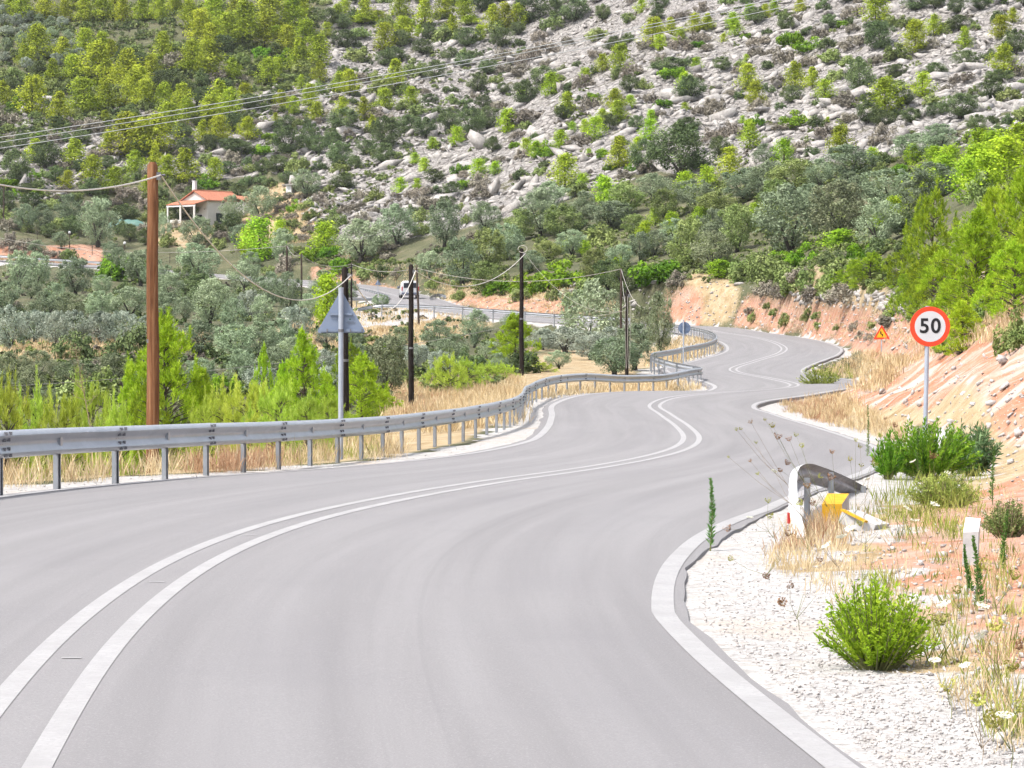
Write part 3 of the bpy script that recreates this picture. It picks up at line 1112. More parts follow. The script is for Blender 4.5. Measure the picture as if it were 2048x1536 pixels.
tA = pole(305, 331, 58, .125, M_WBROWN, 'thick warm brown utility pole behind the guardrail, left of the triangular sign')
tB = pole(690, 538, 88, .115, M_WDARK, 'dark utility pole directly behind the triangular sign back')
tC = pole(822, 532, 112, .105, M_WDARK, 'dark utility pole between the triangular sign and the round lime pine', None, 833)
tD = pole(1043, 499, 137, .105, M_WDARK, 'dark utility pole at the guardrail bend with cable curl on top')
tE = pole(1254, 582, 132, .075, M_WDARK, 'dark utility pole with pale cable loops hanging down its side', None, None, True)
tF = pole(1242, 538, 205, .085, M_WGREY, 'grey brown utility pole just behind the cable-loop pole')
tG = pole(1295, 614, 190, .075, M_WGREY, 'short thin utility pole against the dark tree by the bend')
tH = pole(833, 536, 228, .085, M_WGREY, 'slender leaning utility pole near the white van', 838)
tI = pole(703, 528, 270, .085, M_WDARK, 'thin far utility pole beside the upper guardrail bend')
tJ = pole(603, 508, 250, .085, M_WGREY, 'far grey utility pole among olives, the one nearer the van')
tK = pole(574, 492, 265, .095, M_WGREY, 'far grey utility pole among olives, the one farther from the van')
tL = pole(8, 368, 415, .12, M_WGREY, 'far utility pole at the edge of the view above the upper road')
# curl of spare cable on the pole at the bend
mb = MB()
q = tD
mb.tube([q + np.array([.22 * math.cos(a) + .05, -.12, .02 + .17 * math.sin(a)]) for a in np.linspace(-2.5, 3.4, 20)], .012, 6)
tag(mb.build('cable_coil', M_CABLE), 'small curl of spare cable on top of the pole at the guardrail bend', 'cable')


def cable(a, b, sag, r, label, mat=M_CABLE, n=40, name='overhead_cable', cat='cable', group='cables strung between the poles'):
    a, b = np.asarray(a), np.asarray(b)
    pts = []
    for k in range(n + 1):
        q = k / n
        p = a * (1 - q) + b * q
        p = p - np.array([0, 0, sag * 4 * q * (1 - q)])
        pts.append(p - a)
    mb = MB()
    mb.tube(pts, r, 6)
    o = mb.build(name, mat, None, a, True)
    return tag(o, label, cat, group)


off = np.array([.18, -.05, -.2])
cable(P(-130, 335, 48), tA + off, .36, .017, 'thick pale cable sagging in from the edge of the view to the brown pole')
cable(tA + off, tB + off, 1.55, .016, 'pale cable sagging deeply from the brown pole to the pole behind the triangular sign')
cable(tB + off, tC + off, 1.35, .016, 'pale cable dipping between the two dark poles right of the triangular sign')
cable(tC + off, tD + off, 1.05, .017, 'pale cable sagging in one smooth curve to the pole at the guardrail bend')
cable(tD + off, tE + [0, 0, -.9], 1.0, .009, 'thin cable falling from the bend pole to the cable-loop pole', M_CABLED)
cable(tE + [0, 0, -.9], P(1108, 638, 200), .15, .011, 'thin cable running from the cable-loop pole towards the far guardrail', M_CABLED)
cable(tH, tF, 1.0, .02, 'long thin cable from the slender leaning pole to the grey brown pole', M_CABLED)
cable(tF, tG, .9, .02, 'short slack cable from the grey brown pole to the short thin pole', M_CABLED)
cable(tF + [0.1, 0, -.9], tE + [0, 0, -.9], .3, .018, 'short cable joining the grey brown pole and the cable-loop pole', M_CABLED)
cable(tG, P(1262, 634, 205), .2, .02, 'short cable stub dropping from the short thin pole', M_CABLED)
cable(tK, tI, .9, .024, 'upper far cable sloping from the olive grove poles to the bend pole', M_CABLED)
cable(tJ, tI + [0, 0, -.2], .8, .022, 'lower far cable between the nearer olive grove pole and the upper bend', M_CABLED)
cable(tI, tH, .5, .024, 'far cable crossing above the white van between two thin poles', M_CABLED)
cable(tK, tJ, .5, .02, 'short far cable joining the two olive grove poles', M_CABLED)
cable(P(-60, 462, 395), tK, 1.6, .024, 'very long faint cable crossing the olive grove in front of the upper road', M_CABLED)
cable(P(1010, 654, 158), P(-90, 778, 108), .5, .012, 'low single wire running across the olive grove just above the bushes', M_CABLED)
for k, (ya, yb, w_) in enumerate((((256, 171, 76), 0, 'topmost'), ((266, 180, 83), 0, 'middle'), ((278, 192, 97), 0, 'lowest'))):
    sl = (ya[2] - ya[0]) / 1024
    cable(P(-420, ya[0] - 420 * sl + 4, 285), P(1900, ya[2] + 876 * sl * 1.02, 345), 1.6, .034, w_ + ' of the three power lines crossing the rocky hillside', M_WIRE, 60, 'power_line', 'power line', 'power lines over the hillside')

# ---------------------------------------------------------------- signs
M_SIGNBACK = mat_mottled('grey_sign_back', (0.25, 0.31, 0.43), (0.30, 0.37, 0.50), 2.0, 0.5, 0.1)
M_SIGNBLUE = mat_mottled('blue_grey_sign_back', (0.17, 0.23, 0.36), (0.21, 0.28, 0.42), 2.0, 0.5, 0.1)
M_SPOST = mat_mottled('sign_post_steel', (0.46, 0.51, 0.60), (0.58, 0.63, 0.72), 3.0, 0.45, 0.25, 0, 0, False)
M_SRED = mat_mottled('sign_red', (1.05, 0.075, 0.025), (1.15, 0.09, 0.03), 3, 0.45)
M_SWHITE = mat_mottled('sign_white', (0.74, 0.74, 0.76), (0.80, 0.80, 0.81), 3, 0.45)
M_SYEL = mat_mottled('sign_amber', (1.15, 0.56, 0.02), (1.2, 0.62, 0.03), 3, 0.45)
M_SBLK = mat_mottled('sign_black', (0.012, 0.012, 0.014), (0.02, 0.02, 0.022), 3, 0.45)
M_MARK = mat_mottled('faded_stamp', (0.10, 0.13, 0.17), (0.13, 0.16, 0.2), 3, 0.6)
M_GRNMARK = mat_mottled('green_stamp', (0.03, 0.16, 0.10), (0.04, 0.2, 0.12), 3, 0.6)


def rounded_tri(side, r, n=6):
    h = side * math.sqrt(3) / 2
    cs = [(-side / 2, 0), (side / 2, 0), (0, h)]
    cen = (0, h / 3)
    out = []
    for i, (x, z) in enumerate(cs):
        dx, dz = cen[0] - x, cen[1] - z
        L = math.hypot(dx, dz)
        ox, oz = x + dx / L * 2 * r, z + dz / L * 2 * r
        a0 = math.atan2(-dz, -dx)
        for k in range(n + 1):
            a = a0 - math.pi / 3 + 2 * math.pi / 3 * k / n
            out.append((ox + r * math.cos(a), oz + r * math.sin(a)))
    return out


def post_part(root, h, r):
    mb = MB()
    mb.tube([(0, 0, -.3), (0, 0, h * .5), (0, 0, h)], r, 16)
    mb.lathe([(r * 1.05, h - .01), (r * 1.05, h + .012)], (0, 0, 0), 'z', 16)
    mb.build('post', M_SPOST, root, smooth_=True)


# back of the large triangular sign
b = gpt(681, 50.3)
top = P(682, 577, 50.3)
root = empty('road_sign', b, 'large triangular road sign seen from its grey back, behind the guardrail', 'road sign')
hh = top[2] - b[2]
mb = MB()
d = (top - b)
mb.tube([(0, 0, -.3), d * .5, d], .046, 16)
mb.lathe([(.048, hh - .004), (.048, hh + .02)], (d[0], d[1], 0), 'z', 16)
mb.build('post', M_SPOST, root, smooth_=True)
z0 = P(682, 666, 50.3)[2] - b[2]
side = 100 / F * 50.3
tri = [(x + d[0] * .9, z + z0) for x, z in rounded_tri(side, .035)]
mb = MB()
mb.prism(tri, .050, .054)
n = len(tri)
rim = [(x * .985 + 0 * .015, z) for x, z in tri]
o = mb.build('sign_plate', M_SIGNBACK, root)
mb = MB()
for zz in (z0 + .045, z0 + .34):
    wd = side * (1 - (zz - z0) / (side * .866)) - .10
    mb.box((d[0] * .9, .030, zz), (wd, .026, .045))
mb.mi = 0
mb.build('mounting_rail', M_SIGNBACK, root)
mb = MB()
mb.lathe([(.052, -.025), (.052, .025)], (d[0] * .9, 0, z0 + .045), 'z', 16)
mb.box((d[0] * .9 - .25, .012, z0 + .045), (.02, .02, .06))
mb.box((d[0] * .9 + .17, .012, z0 + .045), (.02, .02, .06))
mb.box((d[0] * .9 + .38, .012, z0 + .045), (.02, .02, .06))
mb.build('clamp', M_BOLT, root)
mb = MB()
for k, (x, w_) in enumerate(((.17, .12), (.18, .17), (.19, .14))):
    mb.box((d[0] * .9 + x, .0485, z0 + .20 - k * .018 + (0 if k < 2 else -.002)), (w_, .002, .006))
mb.build('maker_stamp', M_MARK, root)
mb = MB()
mb.lathe([(.014, 0), (.014, .002)], (d[0] * .9 + .16, .0475, z0 + .245), 'y', 10)
mb.build('stamp_dot', M_GRNMARK, root)

# speed limit sign
Y50 = 46.6
b = gpt(1851, Y50)
ctr = P(1860, 653, Y50)
root = empty('road_sign', b, 'round red and white 50 speed limit sign on a steel post', 'road sign')
d = P(1856, 612, Y50) - b
mb = MB()
mb.tube([(-.02, 0, -.3), d * .5 + [0, .03, 0], d + [0, .03, 0]], .038, 16)
mb.build('post', M_SPOST, root, smooth_=True)
R = 40 / F * Y50
q = ctr - b
mb = MB()
mb.lathe([(R, -.012), (R, .010), (R * .985, .014)], q, 'y', 48)
mb.build('sign_plate', M_SRED, root, smooth_=True)
mb = MB()
mb.lathe([(R * .77, -.016), (R * .77, -.0125)], q, 'y', 48)
face = mb.build('sign_face', M_SWHITE, root)
mb = MB()
for zz in (-.14, .14):
    mb.lathe([(.044, -.025), (.044, .025)], (q[0] * 1.0 - .02, .03, q[2] + zz), 'z', 14)
mb.build('clamp', M_GALVD, root)


def text_mesh(s, size, mat, name):
    cu = bpy.data.curves.new(name, 'FONT')
    cu.body = s
    cu.size = size
    cu.align_x = 'CENTER'
    cu.align_y = 'CENTER'
    cu.offset = size * .022
    cu.space_character = 1.12
    cu.extrude = .0015
    o = bpy.data.objects.new(name, cu)
    col.objects.link(o)
    bpy.context.view_layer.update()
    dg = bpy.context.evaluated_depsgraph_get()
    me = bpy.data.meshes.new_from_object(o.evaluated_get(dg))
    bpy.data.objects.remove(o)
    me.name = name
    me.materials.clear()
    me.materials.append(mat)
    return me


tm = text_mesh('50', R * 1.02, M_SBLK, 'numerals')
o = mesh_obj('numerals', tm, root, q + np.array([-.0, -.0185, 0]))
o.rotation_euler = (math.pi / 2, 0, 0)

# double bend warning sign
Yw = 147
b = gpt(1763, Yw)
tp_ = P(1765, 650, Yw)
bz = P(1765, 678.5, Yw)[2] - b[2]
root = empty('road_sign', b, 'small amber triangular warning sign with red border and black zigzag arrow', 'road sign')
post_part(root, tp_[2] - b[2] - .05, .032)
side = 33.5 / F * Yw
mb = MB()
mb.prism([(x, z + bz) for x, z in rounded_tri(side, .03)], -.045, -.036)
mb.build('sign_plate', M_SRED, root)
mb = MB()
mb.prism([(x, z + bz + side * .105) for x, z in rounded_tri(side * .66, .02)], -.050, -.0455)
mb.build('sign_face', M_SYEL, root)
mb = MB()
e = side
zz = bz + side * .15
st = [(.045, 0), (.045, .15), (-.06, .20), (-.06, .33)]
w_ = .028


def bar(a, c, w_):
    (x0, z0_), (x1, z1_) = a, c
    L = math.hypot(x1 - x0, z1_ - z0_)
    nx, nz = -(z1_ - z0_) / L * w_ * e, (x1 - x0) / L * w_ * e
    return [(x0 * e + nx, z0_ * e + zz + nz), (x1 * e + nx, z1_ * e + zz + nz), (x1 * e - nx, z1_ * e + zz - nz), (x0 * e - nx, z0_ * e + zz - nz)]


mb.prism(bar((.045, .02), (.045, .17), w_), -.0535, -.0505)
mb.prism(bar((.065, .125), (-.075, .185), w_), -.0545, -.0515)
mb.prism(bar((-.055, .16), (-.055, .27), w_), -.0535, -.0505)
mb.prism([(-.115 * e, .26 * e + zz), (.005 * e, .26 * e + zz), (-.055 * e, .36 * e + zz)], -.0535, -.0505)
mb.build('bend_arrow', M_SBLK, root)

# round sign seen from the back
Yr = 131
b = gpt(1367, Yr)
c_ = P(1369, 656, Yr) - b
root = empty('road_sign', b, 'round road sign seen from its blue grey back at the second bend', 'road sign')
post_part(root, c_[2] + .36, .036)
mb = MB()
mb.lathe([(12.2 / F * Yr, .04), (12.2 / F * Yr, .048)], c_, 'y', 36)
mb.build('sign_plate', M_SIGNBLUE, root)
mb = MB()
mb.box((c_[0], .03, c_[2] + .1), (.4, .02, .04))
mb.box((c_[0], .031, c_[2] - .12), (.4, .02, .04))
mb.build('mounting_rail', M_SIGNBLUE, root)
# far small triangular sign
Yt = 316
b = gpt(756, Yt)
z0 = P(756, 570, Yt)[2] - b[2]
root = empty('road_sign', b, 'tiny far triangular sign beside the road above the van', 'road sign')
post_part(root, z0 + .6, .035)
mb = MB()
mb.prism([(x, z + z0) for x, z in rounded_tri(.72, .03)], .04, .05)
mb.build('sign_plate', M_SIGNBLUE, root)

# ---------------------------------------------------------------- verge markers
M_CONC = mat_mottled('weathered_concrete', (0.5, 0.49, 0.48), (0.74, 0.73, 0.72), 9, 0.9, 0, 0.4, 0.006)
M_CONCW = mat_mottled('whitewash_and_lit_top', (0.95, 0.95, 0.95), (1.1, 1.1, 1.1), 9, 0.85, 0, 0.3, 0.005)  # white concrete parts, and the painted-in lit top of the marker post
M_YEL = mat_mottled('yellow_paint_worn', (0.72, 0.36, 0.01), (0.86, 0.50, 0.03), 10, 0.7, 0, 0.2, 0.004)
b = P(1664, 1032, 27.5)
mb = MB()
s_ = 27.5 / F
W_, Hf, Hb, D_ = 40 * s_, 24 * s_, 40 * s_, .42
V = [(-W_ / 2, 0, -.1), (W_ / 2, 0, -.1), (W_ / 2 + .12, D_, -.1), (-W_ / 2 + .10, D_, -.1), (-W_ / 2, 0, Hf), (W_ / 2, 0, Hf), (W_ / 2 + .12, D_, Hb), (-W_ / 2 + .10, D_, Hb)]
mb.mi = 0
mb.add(V, [(0, 1, 5, 4), (4, 5, 6, 7)])
mb.mi = 1
mb.add(V, [(1, 2, 6, 5), (2, 3, 7, 6), (3, 0, 4, 7), (0, 3, 2, 1)])
mb.build('marker_block', [M_YEL, M_CONC], None, b)
o = bpy.data.objects['marker_block']
tag(o, 'small concrete block with yellow painted face and top inside the old guardrail', 'marker block')
b = P(1728, 1046, 26.4)
mb = MB()
mb.mi = 0
mb.box((0, 0, 0), (.36, .35, .12), -.5)
mb.mi = 1
mb.box((-.13, -.14, .062), (.30, .05, .02), -.75)
o = mb.build('concrete_slab', [M_CONC, M_YEL], None, b)
o.rotation_euler = (.15, .32, 0)
tag(o, 'tilted pale concrete slab with a yellow edge beside the yellow block', 'slab')
b = hit(1938, 1130, 9)
mb = MB()
s_ = b[1] / F
V = [(-13 * s_, 0, -.2), (15 * s_, -.02, -.2), (20 * s_, .16, -.2), (-8 * s_, .16, -.2), (-12 * s_, 0, 66 * s_), (18 * s_, -.02, 68 * s_), (32 * s_, .2, 90 * s_), (2 * s_, .2, 92 * s_)]
mb.mi = 0
mb.add(V, [(0, 1, 5, 4), (1, 2, 6, 5), (2, 3, 7, 6), (3, 0, 4, 7), (0, 3, 2, 1)])
mb.mi = 1  # paler top over grey sides: the overhead light is put into the colours
mb.add(V, [(4, 5, 6, 7)])
tag(mb.build('marker_stone', [M_CONC, M_CONCW], None, b), 'stout concrete marker post with slanted lit-white top among the weeds', 'marker post')

# ---------------------------------------------------------------- van
iv = int(np.argmin(np.hypot(RP[:, 0] - P(818, 600, 297)[0], RP[:, 1] - 297)))
base = P(818, 599.5, 297)
base[2] = road_pt(iv, 1.0)[2] + .02
hd = math.atan2(tan[iv, 1], tan[iv, 0]) - math.pi / 2
hd = min(max(hd, -.1), .12)
root = empty('delivery_van', base, 'white panel van driving away uphill, seen from behind', 'van', None, .10)
M_VAN = mat_mottled('white_van_paint', (0.76, 0.77, 0.79), (0.8, 0.81, 0.82), 2, 0.3, 0, 0, 0, True, 0.5)
M_GLASS = mat_mottled('dark_window_glass', (0.015, 0.02, 0.035), (0.03, 0.04, 0.06), 2, 0.1, 0, 0, 0, True, 0.6)
M_TYRE = mat_mottled('tyre_rubber', (0.015, 0.015, 0.016), (0.03, 0.03, 0.03), 5, 0.9)
M_RIM = mat_mottled('wheel_rim', (0.3, 0.3, 0.32), (0.4, 0.4, 0.42), 5, 0.4, 0.5)
M_BUMP = mat_mottled('grey_bumper', (0.16, 0.18, 0.25), (0.2, 0.22, 0.3), 5, 0.6)
secs = [(-2.05, .93, .40, 1.75, .80), (-1.98, .95, .34, 1.82, .82), (-.2, .95, .32, 1.86, .82), (.55, .95, .32, 1.80, .78), (1.25, .94, .33, 1.12, .88), (2.05, .86, .36, .98, .78), (2.15, .75, .45, .80, .68)]
V, Fs = [], []
for y, wb, zb, zt, wtp in secs:
    V += [(-wb, y, zb), (-wb, y, zb + (zt - zb) * .45), (-(wb * .4 + wtp * .6), y, zb + (zt - zb) * .85), (-wtp * .8, y, zt), (wtp * .8, y, zt), ((wb * .4 + wtp * .6), y, zb + (zt - zb) * .85), (wb, y, zb + (zt - zb) * .45), (wb, y, zb)]
for a in range(len(secs) - 1):
    for k in range(8):
        Fs.append((a * 8 + k, a * 8 + (k + 1) % 8, (a + 1) * 8 + (k + 1) % 8, (a + 1) * 8 + k))
Fs.append(tuple(range(8)))
Fs.append(tuple(range(len(V) - 1, len(V) - 9, -1)))
mb = MB(); mb.add(V, Fs); mb.build('body', M_VAN, root, smooth_=True, bevel=.03)
for sx_ in (-1, 1):
    mb = MB(); mb.box((sx_ * .38, -2.062, 1.34), (.60, .03, .52)); mb.build('rear_window', M_GLASS, root, bevel=.01)
    mb = MB(); mb.box((sx_ * .86, -2.06, 1.0), (.12, .05, .42)); mb.build('tail_light', M_RED, root)
    mb = MB(); mb.box((sx_ * .955, .75, 1.28), (.03, .8, .36)); mb.build('side_window', M_GLASS, root)
    mb = MB(); mb.box((sx_ * 1.08, .95, 1.18), (.2, .12, .22)); mb.build('wing_mirror', M_BUMP, root, bevel=.03)
    for yy in (-1.35, 1.35):
        mb = MB(); mb.lathe([(.22, -.1), (.31, -.09), (.32, 0), (.31, .09), (.22, .1)], (sx_ * .86, yy, .31), 'x', 20)
        wh = mb.build('wheel', M_TYRE, root, smooth_=True)
        mb = MB(); mb.lathe([(.20, -.02), (.16, .02)], (sx_ * .97, yy, .31), 'x', 16); mb.build('rim', M_RIM, wh)
mb = MB(); mb.box((0, -2.08, .50), (1.82, .14, .22)); mb.build('rear_bumper', M_BUMP, root, bevel=.03)
mb = MB(); mb.box((0, -2.155, .62), (.5, .01, .11)); mb.build('number_plate', M_SWHITE, root)

# ---------------------------------------------------------------- house
M_WALL = mat_mottled('cream_render', (0.84, 0.82, 0.77), (0.92, 0.90, 0.85), 1.5, 0.9, 0, 0.1, 0.01)
tt2 = NT('terracotta_tiles')
wv = tt2.n('ShaderNodeTexWave', wave_type='BANDS', bands_direction='X')
wv.inputs['Scale'].default_value = 2.2
tt2.l(tt2.obj(), wv.inputs['Vector'])
cc = tt2.ramp(tt2.noise(4, 5, .7, tt2.obj()), [(.3, (0.56, 0.21, 0.13)), (.7, (0.74, 0.33, 0.21))])
cc = tt2.mix(tt2.math('MULTIPLY', wv.outputs['Fac'], .25), cc, (0.40, 0.14, 0.08))
M_TILE = tt2.done(tt2.bsdf(cc, .85, 0, tt2.bump(wv.outputs['Fac'], .6, .05), .15))
M_SHUT = mat_mottled('dark_green_shutter', (0.012, 0.035, 0.03), (0.02, 0.05, 0.042), 6, 0.6)
M_DARK = mat_mottled('dark_opening', (0.02, 0.018, 0.018), (0.03, 0.027, 0.025), 3, 0.8)
YH = 430
hb = P(415, 438, YH)
gz = float(ground(hb[0], YH))
hb[2] = gz - .1
sH = F / YH
EV = (P(0, 399, YH)[2] - hb[2])  # eave height above base
EV = max(EV, 2.9)
RG = EV + 1.35
root = empty('house', hb, 'small cream house with red tiled roofs, porch and chimney on the hillside', 'house', None, math.radians(-40))
Wf, Ls = 5.6, 7.6  # gable width along -x from the corner, length along +y
mb = MB()
mb.prism([(-Wf, -2), (0, -2), (0, EV), (-Wf / 2, RG - .12), (-Wf, EV)], 0.0, Ls)
wall = mb.build('wall', M_WALL, root)
mb = MB()
e_ = .4
sl = (RG - EV) / (Wf / 2)
for sg in (-1, 1):
    x0, x1 = -Wf / 2, -Wf / 2 + sg * (Wf / 2 + e_)
    z1 = RG - sl * (Wf / 2 + e_)
    V = [(x0, -.35, RG), (x1, -.35, z1), (x1, Ls + .35, z1), (x0, Ls + .35, RG)]
    V += [(x, y, z + .14) for x, y, z in V]
    mb.add(V, [(0, 1, 2, 3), (7, 6, 5, 4), (0, 4, 5, 1), (1, 5, 6, 2), (2, 6, 7, 3)])
roof = mb.build('roof', M_TILE, root)
mb = MB()
mb.tube([(-Wf / 2, -.37, RG + .15), (-Wf / 2, Ls + .37, RG + .15)], .11, 8)
mb.build('ridge_tiles', M_TILE, roof)
mb = MB()
mb.box((-Wf / 2 - 1.3, 1.2, RG + .55), (.55, .55, 2.1), 0, .86)
mb.box((-Wf / 2 - 1.3, 1.2, RG + 1.66), (.62, .62, .10))
ch = mb.build('chimney', M_CONCW, roof)
mb = MB()
mb.lathe([(.12, RG + 1.7), (.20, RG + 1.9), (.22, RG + 2.0), (.10, RG + 2.15)], (-Wf / 2 - 1.3, 1.2, 0), 'z', 12)
mb.build('chimney_cap', M_DARK, ch)
# lower rear wing
mb = MB()
mb.box((.5, Ls + .2, EV / 2 - 1.15), (3.0, 4.0, EV + 2 - .2))
mb.build('rear_wing', M_WALL, root)
mb = MB()
V = [(-1.3, Ls - 2.2, EV + .75), (2.35, Ls - 2.2, EV - .02), (2.35, Ls + 2.4, EV - .02), (-1.3, Ls + 2.4, EV + .75)]
V += [(x, y, z + .14) for x, y, z in V]
mb.add(V, [(0, 1, 2, 3), (7, 6, 5, 4), (0, 4, 5, 1), (1, 5, 6, 2), (2, 6, 7, 3), (3, 7, 4, 0)])
mb.build('wing_roof', M_TILE, root)
# porch
PD = 2.9
zp0, zp1 = EV - .12, EV - .85
mb = MB()
V = [(-Wf - .5, .05, zp0), (.15, .05, zp0), (.15, -PD, zp1), (-Wf - .5, -PD, zp1)]
V += [(x, y, z + .13) for x, y, z in V]
mb.add(V, [(0, 1, 2, 3), (7, 6, 5, 4), (0, 4, 5, 1), (1, 5, 6, 2), (2, 6, 7, 3), (3, 7, 4, 0)])
mb.build('porch_roof', M_TILE, root)
mb = MB(); mb.box((-Wf / 2 - .2, -PD + .16, zp1 - .14), (Wf + .7, .16, .26)); mb.build('porch_beam', M_CONCW, root)
for x in (-Wf - .3, -Wf * .55, -.02):
    mb = MB(); mb.box((x, -PD + .16, zp1 / 2 - 1.14), (.26, .2, zp1 + 1.72)); mb.build('porch_column', M_WALL, root)
mb = MB(); mb.box((-Wf * .75, -PD + .17, .0), (Wf * .42, .14, 2.0)); mb.build('parapet_wall', M_WALL, root)
mb = MB(); mb.box((-Wf / 2 - .2, -PD / 2, -.55), (Wf + .5, PD, .5)); mb.build('porch_floor', M_CONC, root)
mb = MB()
for k in range(12):
    mb.box((-Wf * .5 + k * .22, -PD + .1, .25), (.03, .03, 1.0))
mb.box((-Wf * .28, -PD + .1, .76), (Wf * .46, .05, .05))
mb.build('railing', M_WGREY, root)
mb = MB(); mb.box((-Wf * .30, -.03, .75), (1.0, .08, 2.1)); dr = mb.build('door', M_DARK, root)
mb = MB(); mb.box((-Wf * .30 + .4, -.09, .75), (.05, .05, .14)); mb.build('handle', M_RIM, dr)
mb = MB(); mb.box((-Wf * .75, -.03, 1.35), (1.5, .08, 1.0)); mb.build('window', M_DARK, root)
wn = MB(); wn.box((.02, 2.6, 1.35), (.06, 1.5, 1.45)); wo = wn.build('window', M_DARK, root)
for yy in (2.2, 3.0):
    mb = MB(); mb.box((.07, yy, 1.35), (.05, .72, 1.4)); mb.build('shutter', M_SHUT, wo)
mb = MB(); mb.box((.1, 2.6, .57), (.2, 1.7, .08)); mb.build('sill', M_CONCW, wo)
mb = MB(); mb.tube([(2.6, Ls + 3.2, EV), (2.6, Ls + 3.2, EV + 3.0)], .03, 6)
for k in range(4):
    mb.box((2.6, Ls + 3.2, EV + 2.0 + .25 * k), (1.0 - .15 * k, .02, .02), .7)
mb.build('aerial', M_WGREY, root)

# shed, tarpaulin, lamps
b = hit(588, 386, 300)
root = empty('shed', b, 'small white flat-roofed shelter half hidden by a pale olive tree', 'shed', None, -.3)
mb = MB(); mb.box((-.6, 0, .5), (.9, 1.4, 1.4)); mb.build('wall', M_CONCW, root)
mb = MB(); mb.box((0.1, -.1, 1.22), (2.3, 1.9, .10)); mb.build('roof', M_CONC, root)
mb = MB(); mb.box((.75, .1, .5), (.12, .12, 1.4)); mb.build('post', M_DARK, root)
M_TEAL = mat_mottled('teal_tarpaulin', (0.10, 0.22, 0.18), (0.17, 0.32, 0.27), 2, 0.5, 0, 0.2, 0.05)
b = gpt(255, 424)
mb = MB()
V, Fs = [], []
nseg, ns = 14, 9
for i in range(nseg + 1):
    x = -2.7 + 5.4 * i / nseg
    hgt = .85 * (1 - abs(x / 2.9) ** 4) * (.92 + .08 * math.sin(i * 1.9))
    for k in range(ns + 1):
        a = math.pi * k / ns
        V.append((x, -1.1 * math.cos(a), -.5 + (hgt + .5) * math.sin(a)))
for i in range(nseg):
    for k in range(ns):
        q0 = i * (ns + 1) + k
        Fs.append((q0, q0 + 1, q0 + ns + 2, q0 + ns + 1))
Fs.append(tuple(range(ns + 1)))
Fs.append(tuple(range(nseg * (ns + 1) + ns, nseg * (ns + 1) - 1, -1)))
mb.add(V, Fs)
tag(mb.build('tarpaulin_cover', M_TEAL, None, b, True), 'low teal green tarpaulin cover behind the olives left of the brown pole', 'cover')
M_GLOBE = mat_mottled('white_lamp_globe', (0.78, 0.78, 0.78), (0.82, 0.82, 0.82), 2, 0.25)
for px, yt, Y, lab in ((140, 465, 398, 'white globe lamp on a post by the wire fence, farther from the brown pole'), (250, 486, 382, 'white globe lamp on a post by the wire fence, nearer the brown pole')):
    b = gpt(px, Y)
    z = P(px, yt, Y)[2] - b[2]
    z = max(z, 1.2)
    root = empty('garden_lamp', b, lab, 'lamp', 'globe lamps along the fence')
    mb = MB(); mb.tube([(0, 0, -.4), (0, 0, z - .12)], .07, 8); mb.build('post', M_WGREY, root)
    mb = MB(); mb.lathe([(.05, -.2), (.16, -.14), (.21, 0), (.16, .14), (.04, .2)], (0, 0, z), 'z', 14); mb.build('globe', M_GLOBE, root, smooth_=True)
b = gpt(60, 404)
root = empty('wire_fence', b, 'sagging wire fence with thin posts along the top of the red cutting', 'fence')
pts = [gpt(x, Y) for x, Y in ((20, 404), (75, 401), (130, 398), (185, 392), (240, 384), (290, 381), (340, 381), (400, 386))]
for p in pts:
    mb = MB(); mb.tube([(0, 0, -.3), (.03, 0, 1.35)], .045, 6); mb.build('post', M_WGREY, root, p - b)
mb = MB()
for hgt in (.35, .8, 1.25):
    for a, c_ in zip(pts[:-1], pts[1:]):
        mb.tube([a - b + [0, 0, hgt], (a + c_) / 2 - b + [0, 0, hgt - .1], c_ - b + [0, 0, hgt]], .016, 4)
mb.build('wire', M_WGREY, root)
# ---------------------------------------------------------------- foliage prototypes
def unit(v):
    return v / (np.linalg.norm(v, axis=-1, keepdims=True) + 1e-9)


def leaf_quads(C, A, B, tone):
    """diamond leaves: centres, half axes, tone"""
    n = len(C)
    V = np.stack([C - A, C + B, C + A, C - B], 1).reshape(-1, 3)
    Fc = np.arange(4 * n).reshape(n, 4)
    uv = np.zeros((n, 4, 2), np.float32)
    uv[:, :, 0] = np.clip(tone, 0, 1)[:, None]
    return V, Fc, uv.reshape(-1, 2)


def rdir(r, n):
    return unit(r.normal(size=(n, 3)))


def lump_leaves(r, centers, radii, n_per, size, out_bias=0.6, flat=1.0, slender=0.5, up=0.3, tone_l=0.3, tone_j=0.25, shell=0.55):
    Cs, As, Bs, Ts = [], [], [], []
    for c, rad in zip(centers, radii):
        n = max(int(n_per * r.uniform(.7, 1.3)), 4)
        d = rdir(r, n)
        rr = rad * (shell + (1 - shell) * r.random(n) ** .5) * r.uniform(.85, 1.12, n)
        p = d * rr[:, None] * np.array([1, 1, flat]) + c
        nrm = unit(d * out_bias + rdir(r, n) * (1 - out_bias) + np.array([0, 0, up]))
        t = unit(np.cross(nrm, rdir(r, n)))
        b = np.cross(nrm, t)
        s = size * r.uniform(.6, 1.35, n)
        Cs.append(p); As.append(t * s[:, None]); Bs.append(b * (s * slender)[:, None])
        base = np.clip(.5 + r.normal() * tone_l, 0.02, .98)
        Ts.append(base + r.normal(size=n) * tone_j)
    return np.concatenate(Cs), np.concatenate(As), np.concatenate(Bs), np.concatenate(Ts)


